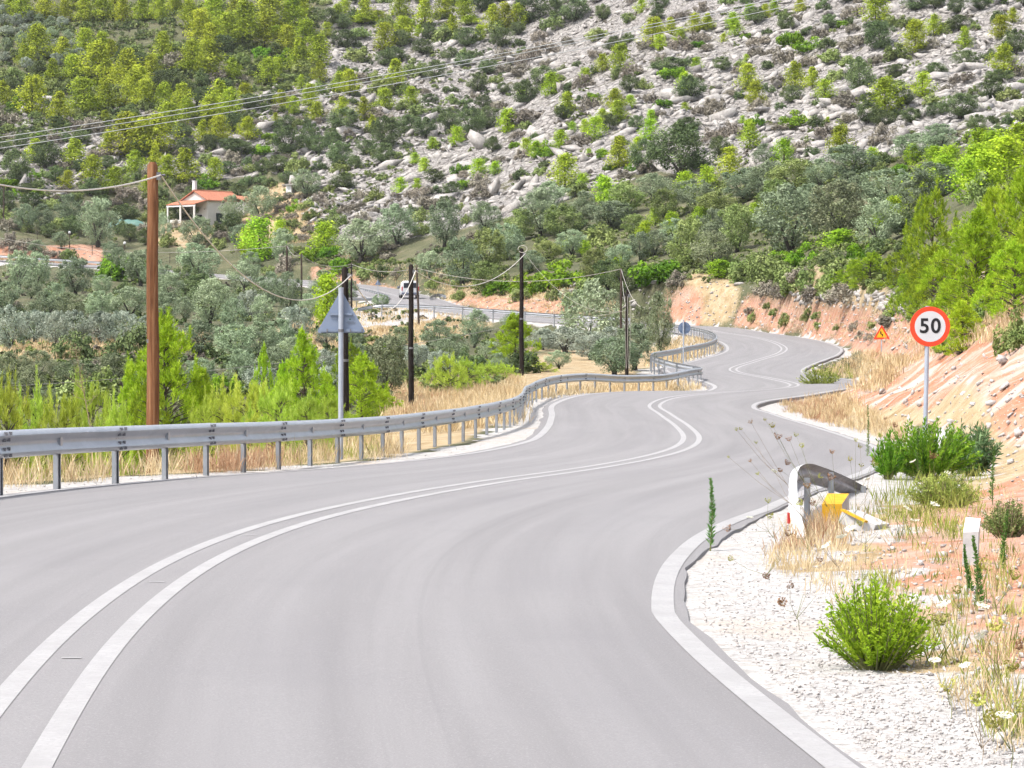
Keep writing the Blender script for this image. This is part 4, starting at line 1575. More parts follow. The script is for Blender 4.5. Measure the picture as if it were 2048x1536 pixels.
def tuft_needles(r, pts, dirs, n_per, length, width, spread=.75, tone_l=.22):
    n = len(pts)
    k = n_per
    P_ = np.repeat(pts, k, 0)
    D = np.repeat(dirs, k, 0)
    d = unit(D * 1.0 + rdir(r, n * k) * spread)
    L = length * r.uniform(.6, 1.25, n * k)
    st = D * (r.uniform(-.5, .5, n * k) * length)[:, None]
    b = unit(np.cross(d, rdir(r, n * k)))
    C = P_ + st + d * (L / 2)[:, None]
    T = np.repeat(np.clip(.5 + r.normal(size=n) * tone_l, 0, 1), k) + r.normal(size=n * k) * .12
    return C, d * (L / 2)[:, None], b * width, T


def pine_skeleton(r, h, rad, whorls, low=.08, blunt=.75):
    """branches: list of (base, tip, upcurve)"""
    br = []
    for w in range(whorls):
        t = low + (1 - low) * (w + r.uniform(-.3, .3)) / whorls
        t = min(max(t, .03), .97)
        L = rad * ((1 - t) ** blunt * .9 + .16) * (1.0 if t > .2 else .75 + t)
        n = r.integers(4, 7)
        a0 = r.uniform(0, 6.28)
        for k in range(n):
            a = a0 + 6.283 * k / n + r.uniform(-.4, .4)
            l = L * r.uniform(.55, 1.25)
            el = r.uniform(.15, .6) + .5 * t
            b = np.array([0, 0, t * h])
            tip = b + l * np.array([math.cos(a) * math.cos(el), math.sin(a) * math.cos(el), math.sin(el)])
            br.append((b, tip, l))
    return br


def trunk_tube(mb, pts, rad, n=8):
    mb.tube(pts, rad, n)


M_BARK = mat_mottled('pine_bark', (0.06, 0.045, 0.035), (0.16, 0.125, 0.10), 12, 0.9, 0, 0.5, 0.02)
M_OBARK = mat_mottled('olive_bark', (0.035, 0.03, 0.026), (0.10, 0.088, 0.075), 8, 0.95, 0, 0.6, 0.03)
M_PINE = mat_leaf('pine_needles', (0.125, 0.165, 0.018), (0.265, 0.325, 0.026), (0.40, 0.46, 0.045), .35, .22)
M_PINEB = mat_leaf('young_pine_needles', (0.13, 0.215, 0.016), (0.27, 0.40, 0.022), (0.40, 0.52, 0.05), .34, .16)
M_PINED = mat_leaf('deep_pine_needles', (0.07, 0.125, 0.014), (0.18, 0.26, 0.018), (0.32, 0.40, 0.03), .32, .2)
M_OLIVE = mat_leaf('olive_leaves', (0.10, 0.138, 0.072), (0.185, 0.235, 0.14), (0.29, 0.345, 0.22), .2, .34)
M_OLIVEP = mat_leaf('silver_olive_leaves', (0.10, 0.13, 0.095), (0.21, 0.245, 0.19), (0.37, 0.40, 0.33), .2, .18)
M_OLIVED = mat_leaf('dusky_olive_leaves', (0.075, 0.095, 0.048), (0.14, 0.165, 0.092), (0.23, 0.25, 0.15), .2, .2)
M_DKGRN = mat_leaf('dark_shrub_leaves', (0.04, 0.06, 0.026), (0.085, 0.12, 0.048), (0.15, 0.19, 0.08), .22, .3)
M_BRGRN = mat_leaf('bright_shrub_leaves', (0.04, 0.085, 0.01), (0.10, 0.19, 0.014), (0.20, 0.31, 0.022), .3, .25)
M_GREYB = mat_leaf('dry_shrub_twigs', (0.085, 0.075, 0.058), (0.17, 0.152, 0.118), (0.27, 0.245, 0.195), .1, .25)
M_OLGRN = mat_leaf('mid_shrub_leaves', (0.08, 0.115, 0.035), (0.155, 0.20, 0.06), (0.25, 0.29, 0.115), .22, .28)


def crown_mesh(name, parts, mat):
    Cs = [p[0] for p in parts]; As = [p[1] for p in parts]; Bs = [p[2] for p in parts]; Ts = [p[3] for p in parts]
    V, Fc, uv = leaf_quads(np.concatenate(Cs), np.concatenate(As), np.concatenate(Bs), np.concatenate(Ts))
    return raw_mesh(name, V, Fc, mat, False, uv)


def far_pine(seed, h=4.0, rad=1.6, n=10, leaf=.17, blunt=.75):
    r = np.random.default_rng(seed)
    br = pine_skeleton(r, h, rad, n, .05, blunt)
    cs, rs = [], []
    for b, tip, l in br:
        for q in (.5, .95):
            cs.append(b + (tip - b) * q + r.normal(size=3) * .08)
            rs.append((.30 + .18 * l) * r.uniform(.75, 1.25))
    for k in range(3):
        o = np.array([r.normal() * .22, r.normal() * .22, h * r.uniform(.82, .98)])
        for q in range(3):
            cs.append(o + [0, 0, q * .17])
            rs.append(.24 - .05 * q)
    p = lump_leaves(r, cs, rs, 36, leaf * .68, .45, 1.1, .5, .55, .2, .1, .35)
    mb = MB()
    trunk_tube(mb, [(0, 0, -.4), (.04, .02, h * .45), (0, 0, h * .9)], [.12, .08, .02], 6)
    return p, mb


def near_pine(seed, h=4.0, rad=1.5, whorls=15, tufts=9, needles=20, nl=.13, nw=.007, blunt=.75, low=.06, upb=.55, sub=3):
    r = np.random.default_rng(seed)
    br = pine_skeleton(r, h, rad, whorls, low, blunt)
    pts, dirs = [], []
    mb = MB()
    trunk_tube(mb, [(0, 0, -.5), (.05, .03, h * .3), (-.03, .02, h * .65), (0, 0, h)], [.035 * h * .55, .026 * h * .55, .016 * h * .55, .008], 8)
    for b, tip, l in br:
        d = (tip - b) / (np.linalg.norm(tip - b) + 1e-9)
        mid = b + (tip - b) * .5 - np.array([0, 0, .05 * l])
        mb.tube([b, mid, tip], [.018 * l + .006, .012 * l + .004, .004], 5, False)
        for s_ in range(sub):
            q = r.uniform(.35, 1.0)
            o = b + (tip - b) * q
            dd = unit(d + rdir(r, 1)[0] * .8 + np.array([0, 0, upb]))
            ll = l * r.uniform(.22, .42)
            for k in range(tufts):
                f = (k + r.random()) / tufts
                pts.append(o + dd * ll * f + r.normal(size=3) * .025)
                dirs.append(unit(dd + np.array([0, 0, .25])))
        for k in range(tufts):
            f = .4 + .62 * (k + r.random()) / tufts
            pts.append(b + (tip - b) * f + r.normal(size=3) * .03)
            dirs.append(unit(d + np.array([0, 0, upb * .6])))
    for k in range(tufts * 2):
        pts.append(np.array([0, 0, h * (.82 + .2 * r.random())]) + r.normal(size=3) * .03)
        dirs.append(np.array([0, 0, 1.0]))
    p = tuft_needles(r, np.array(pts), np.array(dirs), needles, nl, nw)
    return p, mb


def plume_pine(seed, h=4.0, rad=1.6, n=120, tufts=13, needles=15, nl=.16, nw=.011, top=1.5, up=.7, lr=(.24, .42), low=.02):
    r = np.random.default_rng(seed)
    pts, dirs = [], []
    mb = MB()
    trunk_tube(mb, [(0, 0, -.6), (.05, .03, h * .3), (-.03, .02, h * .65), (0, 0, h * .95)], [.035 * h * .5, .026 * h * .5, .016 * h * .5, .01], 8)
    for k in range(n):
        t = low + (1 - low) * (k + r.random()) / n
        t = t ** 1.05
        R_ = rad * (1 - t ** top) ** .8 * (.72 + .28 * min(t / .22, 1)) + .08
        a = r.uniform(0, 6.28)
        q = r.uniform(.45, 1.12) if r.random() < .8 else r.uniform(.1, .5)
        c = np.array([math.cos(a) * R_ * q, math.sin(a) * R_ * q, t * h + r.normal() * .08])
        out = unit(np.array([math.cos(a) * (1.1 - .7 * t), math.sin(a) * (1.1 - .7 * t), up + .5 * t]))
        lrad = r.uniform(*lr) * (1.1 - .45 * t)
        mb.tube([np.array([0, 0, max(t * h - .35 * R_ * q, .05)]), c * np.array([.5, .5, 1]) - [0, 0, .12 * R_ * q], c], [.02 + .01 * (1 - t), .014, .005], 4, False)
        for j in range(tufts):
            d = unit(rdir(r, 1)[0] + out * .9)
            f = lrad * r.uniform(.35, 1.05)
            pts.append(c + d * f * np.array([1, 1, 1.15]))
            dirs.append(unit(d * .6 + out * .5 + np.array([0, 0, .35])))
        if t > .3 and r.random() < .45:
            L = r.uniform(.25, .55)
            for j in range(5):
                pts.append(c + out * lrad * .6 + np.array([0, 0, L * j / 5]))
                dirs.append(np.array([out[0] * .3, out[1] * .3, 1.0]))
    p = tuft_needles(r, np.array(pts), unit(np.array(dirs)), needles, nl, nw, .8, .2)
    return p, mb


def olive(seed, w=4.0, h=3.4, lumps=62, per=100, leaf=.08, trunk=.3):
    r = np.random.default_rng(seed)
    cs, rs = [], []
    tr = h * .22 * trunk
    cz = tr + (h - tr) * .5
    mb = MB()
    k = r.integers(2, 4)
    trunk_tube(mb, [(0, 0, -.4), (.06, .03, tr * .5), (.03, -.04, tr + .2)], [.26, .2, .17], 9)
    for i in range(k + 2):
        a = 6.283 * i / (k + 2) + r.uniform(-.4, .4)
        e = np.array([math.cos(a) * w * .22, math.sin(a) * w * .22, cz + h * .12 * r.uniform(-1, 1.2)])
        mb.tube([(.03, -.04, tr), (e[0] * .45, e[1] * .45, tr + (e[2] - tr) * .55), e], [.10, .06, .025], 6, False)
    ax = r.uniform(.85, 1.1)
    for i in range(lumps):
        d = rdir(r, 1)[0]
        q = r.uniform(.35, 1.0) ** .5
        c = np.array([d[0] * w * .44 * q * ax, d[1] * w * .44 * q, cz + d[2] * (h - tr) * .44 * q])
        if d[2] < 0:
            c[:2] *= 1 + .18 * d[2]
        cs.append(c)
        rs.append(w * r.uniform(.085, .16))
    for i in range(lumps // 4):
        a, q = r.uniform(0, 6.28), r.uniform(0, .42)
        cs.append(np.array([math.cos(a) * w * q, math.sin(a) * w * q, cz + (h - tr) * .47 * math.sqrt(max(1 - (q / .5) ** 2, 0)) * r.uniform(.95, 1.15)]))
        rs.append(w * r.uniform(.045, .08))
    p = lump_leaves(r, cs, rs, per, leaf, .5, 1.0, .42, .35, .2, .1, .35)
    return p, mb


def shrub(seed, w=2.0, h=1.1, lumps=30, per=72, leaf=.075, slender=.55, rag=.15):
    r = np.random.default_rng(seed)
    cs, rs = [], []
    ax = r.uniform(.8, 1.2)
    for i in range(lumps):
        a = r.uniform(0, 6.28)
        q = math.sqrt(r.random()) * .46
        top_ = math.sqrt(max(1 - (q / .5) ** 2, 0.03))
        z = h * top_ * (r.random() ** .6) * r.uniform(.85, 1.0 + rag)
        cs.append(np.array([math.cos(a) * w * q * ax, math.sin(a) * w * q, z * .82]))
        rs.append(w * r.uniform(.10, .18))
    return lump_leaves(r, cs, rs, per, leaf, .5, .8, slender, .45, .18, .1, .4)


class Kind:
    """a family of look-alike plants: several shapes, parts shared by every copy"""

    def __init__(self, name, cat, makers, mat, bark, w, h):
        self.name, self.cat, self.w, self.h = name, cat, w, h
        self.shapes = []
        for p, mb in makers:
            cm = crown_mesh('crown' if mb else 'foliage', [p], mat)
            tm_ = mb.mesh('trunk', bark, True) if mb else None
            self.shapes.append((cm, tm_))


KD = {}
KD['pine'] = Kind('pine_tree', 'pine tree', [far_pine(s, 4.0, 1.6 + .2 * (s % 3), 9 + s % 3, .17, .6 + .12 * (s % 4)) for s in range(1, 9)], M_PINE, M_BARK, 2.45, 4.2)
KD['lime'] = Kind('pine_tree', 'pine tree', [far_pine(s, 3.0, 1.35, 8, .15, .5) for s in range(21, 26)], M_PINEB, M_BARK, 2.3, 3.2)
M_SOFT = mat_leaf('soft_lime_needles', (0.18, 0.25, 0.03), (0.32, 0.42, 0.05), (0.47, 0.55, 0.11), .35, .16)
KD['npine'] = Kind('pine_tree', 'pine tree', [plume_pine(s, 4.0, 1.55, 120, 13, 15, .16, .011, 1.8 + .5 * (s % 2)) for s in range(31, 36)], M_PINEB, M_BARK, 3.3, 4.2)
KD['dpine'] = Kind('pine_tree', 'pine tree', [plume_pine(s, 4.0, 1.6, 110, 15, 15, .13, .011, 3.2, .45, (.30, .46), .12) for s in range(36, 39)], M_PINED, M_BARK, 3.5, 4.2)
KD['feather'] = Kind('young_pine', 'young pine', [plume_pine(s, 1.6, 1.25, 64, 10, 14, .15, .008, 3.0, 1.3, (.18, .30)) for s in range(41, 46)], M_SOFT, M_BARK, 2.5, 1.95)
KD['olive'] = Kind('olive_tree', 'olive tree', [olive(s, 4.0, 3.3 + .2 * (s % 3), 60, 100, .08, 0.55 if s == 56 else .2) for s in range(51, 57)], M_OLIVE, M_OBARK, 4.2, 3.5)
KD['silver'] = Kind('olive_tree', 'olive tree', [olive(s, 4.0, 3.2, 56, 100, .08) for s in range(61, 64)], M_OLIVEP, M_OBARK, 4.2, 3.5)
KD['dusky'] = Kind('olive_tree', 'olive tree', [olive(s, 4.0, 3.4, 62, 100, .08, .3) for s in range(66, 69)], M_OLIVED, M_OBARK, 4.2, 3.6)
KD['dark'] = Kind('evergreen_shrub', 'evergreen shrub', [(shrub(s, 2.0, 1.15), None) for s in range(71, 76)], M_DKGRN, None, 2.1, 1.15)
KD['oak'] = Kind('evergreen_shrub', 'evergreen shrub', [olive(s, 4.0, 3.0, 62, 100, .085, .2) for s in range(91, 94)], M_DKGRN, M_OBARK, 4.2, 3.2)
KD['bay'] = Kind('bushy_tree', 'bushy tree', [olive(s, 4.0, 3.2, 62, 100, .085, .15) for s in range(95, 98)], M_OLGRN, M_OBARK, 4.2, 3.4)
KD['bright'] = Kind('glossy_shrub', 'glossy shrub', [(shrub(s, 2.0, .95), None) for s in range(77, 80)], M_BRGRN, None, 2.1, 1.0)
KD['grey'] = Kind('heath_bush', 'heath bush', [(shrub(s, 2.0, 1.0, 28, 44, .11, .3, .3), None) for s in range(81, 84)], M_GREYB, None, 2.1, 1.1)
KD['mid'] = Kind('scrub_bush', 'scrub bush', [(shrub(s, 2.0, 1.15), None) for s in range(85, 89)], M_OLGRN, None, 2.1, 1.15)

# ---------------------------------------------------------------- where plants stand: (kind, photo x, photo y of foot, height px, width px)
T = []


def add(kind, rows_):
    for r_ in rows_:
        T.append((kind, r_[0], r_[1], r_[2], r_[3] if len(r_) > 3 else None, r_[4] if len(r_) > 4 else None))


PINES = [(64,232,68),(5,215,45),(117,250,58),(167,232,64),(75,122,62),(50,135,40),(127,120,40),(170,112,46),(205,106,36),(222,117,32),(105,168,44),(148,165,46),(195,166,70),(212,170,46),(255,176,68),(278,192,50),
 (302,166,48),(270,206,56),(210,216,52),(290,216,48),(330,216,44),(365,226,52),(325,122,52),(385,142,52),(420,156,64),(465,162,40),(420,106,52),(400,86,56),(455,92,56),(490,88,76),(440,226,58),(460,242,54),(490,211,38),
 (420,252,50),(375,252,52),(340,267,52),(315,312,72),(285,312,66),(250,312,76),(220,306,38),(210,246,22),(267,271,38),(405,286,40),(440,286,46),(495,281,40),(150,336,52),(70,326,42),(185,371,50),(135,381,34),
 (270,351,42),(310,336,38),(335,361,42),(230,387,46),(295,386,32),(370,366,60),(430,361,38),(45,42,45),(90,42,45),(130,42,40),(170,46,40),(205,42,45),(245,46,42),(285,42,40),(320,40,38),(150,18,34),(230,16,34),(380,56,52),(430,60,55),(20,30,30),(350,24,34),(470,30,40),
 (540,62,62),(585,62,57),(602,36,36),(530,96,56),(575,106,46),(612,98,50),(640,131,54),(600,146,56),(537,171,46),(555,152,32),(640,166,36),(603,181,28),(655,76,26),(675,46,32),(690,26,30),(730,46,46),(770,101,46),
 (808,83,43),(838,73,20),(850,51,50),(800,36,40),(890,37,45),(905,76,40),(985,61,46),(1010,61,46),(960,83,28),(930,40,40),(790,183,56),(700,191,43),(680,186,36),(620,216,42),(563,216,32),(588,229,30),(632,241,32),(685,236,36),
 (728,241,42),(770,223,38),(822,213,34),(745,263,29),(551,246,18),(1035,56,40),(1305,91,48),(1315,66,26),(1342,76,36),(1360,86,26),(1390,66,34),(1415,61,30),(1530,36,26),(1447,86,16),(1240,146,50),(1205,143,30),
 (1135,233,43),(1205,251,28),(1230,223,39),(1235,246,40),(1600,25,26),(1752,46,52),(1830,106,56),(1868,71,36),(1930,101,42),(2003,81,42),(2008,151,53),(1590,181,50),(1625,176,36),(1770,229,61),(1680,316,56),(2025,46,26),
 (1500,296,50),(1496,179,43),(1510,211,41),(1460,356,55),(1238,336,56),(1130,376,56)]
LIMES = [(913,293,33),(865,299,21),(830,329,20),(848,346,26),(801,386,27),(834,379,19),(957,356,33),(990,349,23),(1015,263,38),(1283,26,24),(1320,101,26),(1465,56,26),(1470,73,30),(1500,39,26),(1102,191,39),(1045,196,21),(1170,166,26),
 (1188,209,17),(1370,181,31),(1393,141,23),(1493,126,15),(1260,216,22),(1145,266,19),(1170,263,21),(1190,279,39),(1122,303,36),(1052,306,26),(1072,316,29),(1302,246,23),(1300,281,36),(1370,223,15),(1178,314,14),(1275,303,25),(1165,379,27),
 (1485,246,13),(1370,386,36),(1415,381,41),(1210,411,50),(1548,29,24),(1845,193,41),(1650,203,37),(1568,326,40),(1655,245,10),(650,510,56),(520,520,72),(500,515,50),(560,480,34),(1290,482,34),(1345,462,32),(1400,446,28),(1170,512,26),(1510,440,30),
 (1540,432,26),(1415,440,20),(1310,446,26),(1870,345,44),(1900,352,52),(1960,330,60),(1990,335,62),(1850,402,60),(1890,385,62),(1935,402,72),(1962,385,80),(2040,330,70),(1975,400,80),(2010,380,90),(1825,330,36),
 (1745,330,30),(1760,460,34),(1790,440,40),]
add('pine', PINES)
add('lime', LIMES)
add('lime', [(655, 672, 120, 62, 200), (1130, 505, 20)])
OLIVES = [(50,462,52,52),(85,462,50,50),(195,494,84,90),(140,452,60,62),(220,522,36,40),(40,585,72,70),(72,580,72,72),(15,642,72,76),(150,592,66,84),(110,625,56,66),(240,562,60,66),(280,572,62,84),(312,588,66,70),(395,562,68,96),(455,556,52,60),
 (393,496,54,74),(466,456,62,58),(325,492,60,36),(482,502,46,52),(520,442,66,78),(612,396,52,62),(420,652,82,84),(468,662,62,66),(370,642,44,56),(400,712,62,92),(470,722,70,92),(520,716,66,86),(340,605,52,66),(560,700,60,80),(590,740,60,80),
 (565,532,64,58),(577,632,84,56),(540,612,62,66),(525,655,55,60),(645,610,66,70),(794,494,78,82),(722,527,76,112),(830,540,78,104),(890,494,88,76),(970,472,62,76),(975,545,84,84),(925,572,84,84),(970,592,68,72),(880,700,56,76),(950,696,70,66),
 (860,560,50,60),(1010,520,70,80),(1040,480,60,70),(1100,432,62,84),(1080,474,84,94),(1125,474,62,84),(1165,442,56,60),(1250,432,62,84),(1310,404,52,84),(1220,462,52,104),(1330,442,62,66),(1390,424,62,94),(1430,434,48,94),(1490,404,62,104),(1535,394,62,94),
 (1475,504,92,94),(1425,484,62,84),(1380,538,96,94),(1310,514,48,64),(1280,524,52,56),(1190,564,62,66),(1145,514,52,74),(1095,524,42,64),(1060,545,40,60),(1240,535,40,60),(1270,470,40,60),(1350,490,50,70),(1540,470,60,70),(1580,512,130,150),
 (1755,502,90,104),(1780,424,82,134),(1870,398,66,120),(1590,392,72,114),(1700,362,62,120),(1640,372,52,74),(1550,424,62,80),(1830,324,52,104),(1880,308,52,94),(1620,430,60,90),(1700,400,50,80),(1820,420,50,80),(1530,330,40,60),(180,525,40,60),(340,545,50,60),(490,585,56,70),(610,560,50,60),(640,560,40,50),
 (75,515,30,50),(760,620,30,40),(200,455,30,40),(1160,610,30,40),(700,602,36,46),(450,625,50,60),(260,640,60,80),(330,650,56,76),(200,640,56,70),(90,650,60,74),(620,640,46,56),(500,545,40,54)]
add('olive', [o_ for k, o_ in enumerate(OLIVES) if not (860 < o_[0] < 1700 and k % 5 in (0, 2))])
add('bay', [o_ for k, o_ in enumerate(OLIVES) if 860 < o_[0] < 1700 and k % 5 in (0, 2)])
add('dusky', [(1680, 480, 112, 136), (1425, 545, 80, 90), (770, 792, 112, 92, 116), (20, 772, 64, 84), (75, 765, 62, 84), (150, 782, 60, 90), (230, 770, 60, 90), (800, 708, 52, 64), (770, 715, 40, 50), (140, 640, 52, 84), (60, 800, 60, 80), (330, 775, 60, 80), (1320, 722, 130, 66, 186), (1285, 726, 110, 54, 188)])
add('silver', [(22, 704, 92, 74), (70, 684, 64, 84), (112, 694, 72, 64), (152, 694, 72, 74), (202, 694, 72, 74), (247, 694, 72, 74), (290, 694, 62, 54), (1130, 706, 52, 110), (1180, 720, 50, 80), (1215, 715, 60, 90), (590, 690, 80, 70), (500, 640, 60, 60), (650, 760, 60, 70), (880, 760, 60, 60), (1085, 700, 44, 60), (340, 700, 50, 60), (1245, 730, 56, 80, 150)])
add('olive', [(1180, 662, 84, 134, 225), (1270, 745, 84, 104, 140), (1230, 748, 70, 110, 135), (905, 735, 60, 70), (980, 740, 50, 60), (620, 745, 50, 60), (550, 760, 60, 80), (480, 770, 60, 80), (400, 775, 56, 80), (700, 700, 50, 60), (720, 745, 50, 60)])
# big pines by the road
add('npine', [(1950, 640, 212, 190, 90), (2052, 640, 300, 230, 90), (2030, 672, 185, 140, 74), (1925, 698, 92, 100, 78), (1990, 630, 250, 150, 100), (2110, 640, 260, 200, 84), (1895, 640, 80, 90, 102)])
add('dpine', [(1866, 600, 212, 150, 116), (1872, 604, 110, 120, 112), (1742, 582, 74, 120), (1805, 588, 84, 96), (1700, 582, 50, 80), (1830, 612, 76, 90)])
# lime pines and bushes behind the rail
add('npine', [(330, 868, 226, 190, 74), (262, 868, 130, 100, 76), (402, 868, 128, 90, 75), (608, 858, 186, 130, 84), (566, 850, 120, 80, 86), (722, 864, 150, 110, 97), (1030, 772, 140, 110, 143), (762, 860, 80, 80, 100), (527, 800, 104, 46, 112), (655, 860, 110, 60, 95)])
add('dpine', [(700, 800, 110, 90, 116), (300, 872, 110, 100, 70)])
add('feather', [(15, 866, 104, 120, 60), (72, 866, 92, 120, 64), (128, 868, 86, 110, 62), (185, 872, 100, 100, 66), (158, 860, 116, 50, 74), (232, 868, 70, 80, 62), (450, 866, 92, 120, 72), (505, 862, 104, 120, 70), (560, 862, 90, 120, 66), (615, 866, 84, 110, 64), (660, 862, 70, 80, 70), (410, 868, 70, 80, 66), (-50, 866, 90, 120, 60),
                (895, 790, 80, 80, 122), (935, 785, 70, 80, 126), (975, 782, 56, 70, 130), (1005, 776, 50, 60, 134), (1085, 764, 40, 60, 142), (870, 792, 56, 60, 126)])
# named shrubs
add('bright', [(1320, 562, 44, 90), (250, 562, 56, 96), (1650, 598, 42, 84), (1130, 570, 40, 80), (1070, 585, 40, 70), (1000, 588, 30, 50), (1230, 560, 36, 60), (1560, 525, 24, 44), (850, 560, 34, 60), (780, 720, 34, 46), (1625, 98, 20, 48), (1350, 155, 22, 50), (1325, 215, 18, 36), (1595, 250, 24, 54), (925, 345, 20, 40), (930, 376, 18, 36),
                (1110, 568, 34, 60), (630, 520, 30, 40), (660, 515, 24, 40), (590, 420, 18, 24), (1185, 198, 14, 28), (1395, 95, 14, 30)])
add('dark', [(1360, 355, 82, 112), (1290, 345, 50, 60), (1250, 590, 50, 70), (1215, 580, 46, 60), (680, 335, 40, 50), (575, 310, 44, 60), (620, 300, 40, 40), (1720, 190, 56, 66), (1760, 100, 44, 60), (1750, 72, 22, 50), (1660, 55, 20, 40), (1930, 135, 26, 50), (1870, 152, 20, 48), (1150, 42, 34, 60), (1060, 45, 40, 60), (1230, 105, 24, 44),
             (1085, 175, 32, 60), (1050, 208, 36, 60), (1380, 200, 36, 60), (1340, 145, 24, 80), (1920, 235, 36, 80), (2030, 112, 40, 50), (2000, 165, 20, 60), (1275, 260, 22, 36), (1260, 185, 26, 40), (975, 258, 34, 60), (940, 270, 40, 60), (900, 262, 34, 50), (850, 275, 30, 50), (815, 270, 30, 60), (770, 300, 50, 60), (690, 262, 34, 60), (935, 92, 28, 50), (845, 110, 24, 44), (790, 125, 24, 50),
             (770, 130, 22, 40), (975, 150, 24, 40), (955, 185, 30, 44), (870, 160, 30, 50), (480, 310, 22, 60), (460, 300, 18, 50), (335, 185, 34, 66), (90, 335, 40, 60), (30, 365, 50, 60), (390, 410, 30, 40), (405, 615, 50, 80), (370, 590, 44, 60), (490, 615, 40, 50), (250, 590, 30, 40), (700, 690, 36, 50), (360, 440, 26, 40), (460, 430, 20, 30), (250, 445, 26, 60)])
add('grey', [(1355, 570, 26, 34), (1165, 290, 24, 46), (1295, 345, 24, 40), (1690, 208, 24, 46), (1700, 245, 20, 34), (1300, 205, 22, 24), (960, 372, 26, 36), (845, 395, 24, 36), (1060, 238, 22, 80), (920, 285, 24, 44), (1520, 90, 18, 40), (1570, 260, 16, 50), (640, 405, 20, 30), (700, 425, 18, 40), (1400, 85, 22, 40), (1320, 130, 22, 34), (1710, 35, 26, 40), (1640, 75, 22, 36), (20, 492, 26, 40), (55, 500, 24, 46),
             (1600, 560, 26, 44), (1640, 600, 34, 60), (1700, 600, 40, 70), (1570, 590, 30, 50), (1530, 590, 26, 40)])
add('mid', [(1500, 560, 44, 60), (1540, 565, 50, 70), (1585, 580, 46, 60), (1620, 575, 40, 50), (1670, 585, 46, 60), (1460, 540, 30, 40), (1480, 560, 36, 44), (1530, 545, 40, 60), (1800, 610, 28, 40), (1840, 640, 24, 40), (1780, 640, 20, 36), (2030, 690, 60, 70, 66), (1960, 665, 50, 60, 84), (1900, 700, 30, 50, 80), (1180, 590, 34, 50), (1110, 600, 24, 36), (1140, 610, 20, 30), (920, 600, 20, 30), (1040, 600, 24, 40),
            (700, 575, 26, 40), (680, 600, 34, 44), (2045, 700, 40, 50, 60)])

# ---- scattered fill so that the slopes carry as much scrub as the photograph shows
placed = []


def free(px, py, w):
    for a, b, c in placed:
        if abs(a - px) < (w + c) * .36 and abs(b - py) < (w + c) * .26:
            return False
    return True


for t_ in T:
    if t_[0] not in ('npine', 'dpine', 'feather'):
        placed.append((t_[1], t_[2] - t_[3] * .35, t_[4] if t_[4] else t_[3] * .65))


def fill(poly, n, kinds, wr, hr=(.5, .7)):
    xs, ys = [p[0] for p in poly], [p[1] for p in poly]
    got = tries = 0
    while got < n and tries < n * 30:
        tries += 1
        px, py = random.uniform(min(xs), max(xs)), random.uniform(min(ys), max(ys))
        if not in_poly(poly, np.array(px), np.array(py)):
            continue
        w_ = random.uniform(*wr)
        if not free(px, py, w_):
            continue
        k = random.choices([a for a, _ in kinds], [b for _, b in kinds])[0]
        T.append((k, px, py, w_ * random.uniform(*hr), w_, None))
        placed.append((px, py, w_))
        got += 1


LEFT = [(0, 140), (330, 200), (640, 190), (700, 0), (1040, 90), (960, 230), (820, 340), (640, 440), (480, 350), (320, 340), (0, 470)]
fill([(0, 30), (120, 50), (180, 110), (100, 140), (0, 140)], 26, [('silver', 2), ('olive', 1)], (26, 34), (.75, .95))
fill([(100, 130), (640, 60), (640, 200), (470, 240), (330, 210), (0, 230), (0, 140)], 62, [('dark', 5), ('mid', 4), ('grey', 2), ('pine', 2), ('bright', 1)], (22, 46))
fill([(0, 200), (330, 200), (640, 190), (640, 430), (480, 350), (320, 340), (0, 460)], 85, [('dark', 5), ('mid', 3), ('grey', 3), ('bright', 1)], (20, 46))
fill([(640, 60), (1040, 90), (960, 230), (820, 340), (640, 420)], 50, [('dark', 6), ('mid', 2), ('grey', 2)], (20, 52))
fill([(640, 0), (1040, 0), (1040, 90), (660, 60)], 22, [('pine', 2), ('dark', 3), ('mid', 2)], (24, 50))
fill([(700, 440), (1020, 285), (1200, 120), (1480, 0), (1700, 0), (1700, 320), (1500, 340), (1000, 440)], 105, [('dark', 4), ('mid', 2), ('grey', 5), ('bright', 1)], (18, 48))
fill([(1700, 0), (2048, 0), (2048, 270), (1800, 310), (1700, 320)], 46, [('dark', 5), ('mid', 2), ('grey', 3)], (22, 56))
fill([(1040, 0), (1480, 0), (1200, 120), (1020, 280), (960, 230)], 34, [('dark', 4), ('grey', 4), ('mid', 1)], (20, 46))
fill([(560, 400), (900, 380), (1000, 440), (880, 560), (640, 510), (560, 440)], 44, [('mid', 4), ('grey', 4), ('dark', 2)], (20, 44))
fill([(1000, 440), (1500, 345), (1900, 310), (1820, 480), (1650, 570), (1480, 560), (1280, 540), (1060, 590), (880, 540)], 110, [('mid', 6), ('dark', 4), ('lime', 1), ('bright', 3)], (32, 62), (.55, .8))
fill([(1060, 540), (1290, 540), (1290, 590), (1080, 610)], 16, [('mid', 3), ('dark', 4), ('bright', 2)], (34, 60), (.5, .75))
fill([(1620, 480), (1850, 420), (1840, 590), (1700, 600)], 26, [('mid', 5), ('grey', 2), ('dark', 2)], (34, 60), (.5, .75))
fill([(0, 330), (330, 340), (480, 345), (640, 400), (640, 520), (400, 500), (0, 470)], 60, [('mid', 5), ('grey', 3), ('dark', 3), ('bright', 1)], (22, 44), (.5, .75))
fill([(640, 490), (900, 535), (1010, 555), (1010, 585), (880, 585), (790, 570), (640, 540)], 26, [('mid', 4), ('grey', 3), ('dark', 2), ('bright', 1)], (24, 46), (.5, .75))
fill([(1500, 610), (1800, 650), (1820, 690), (1640, 670), (1500, 650)], 16, [('mid', 3), ('grey', 2)], (18, 34), (.5, .75))
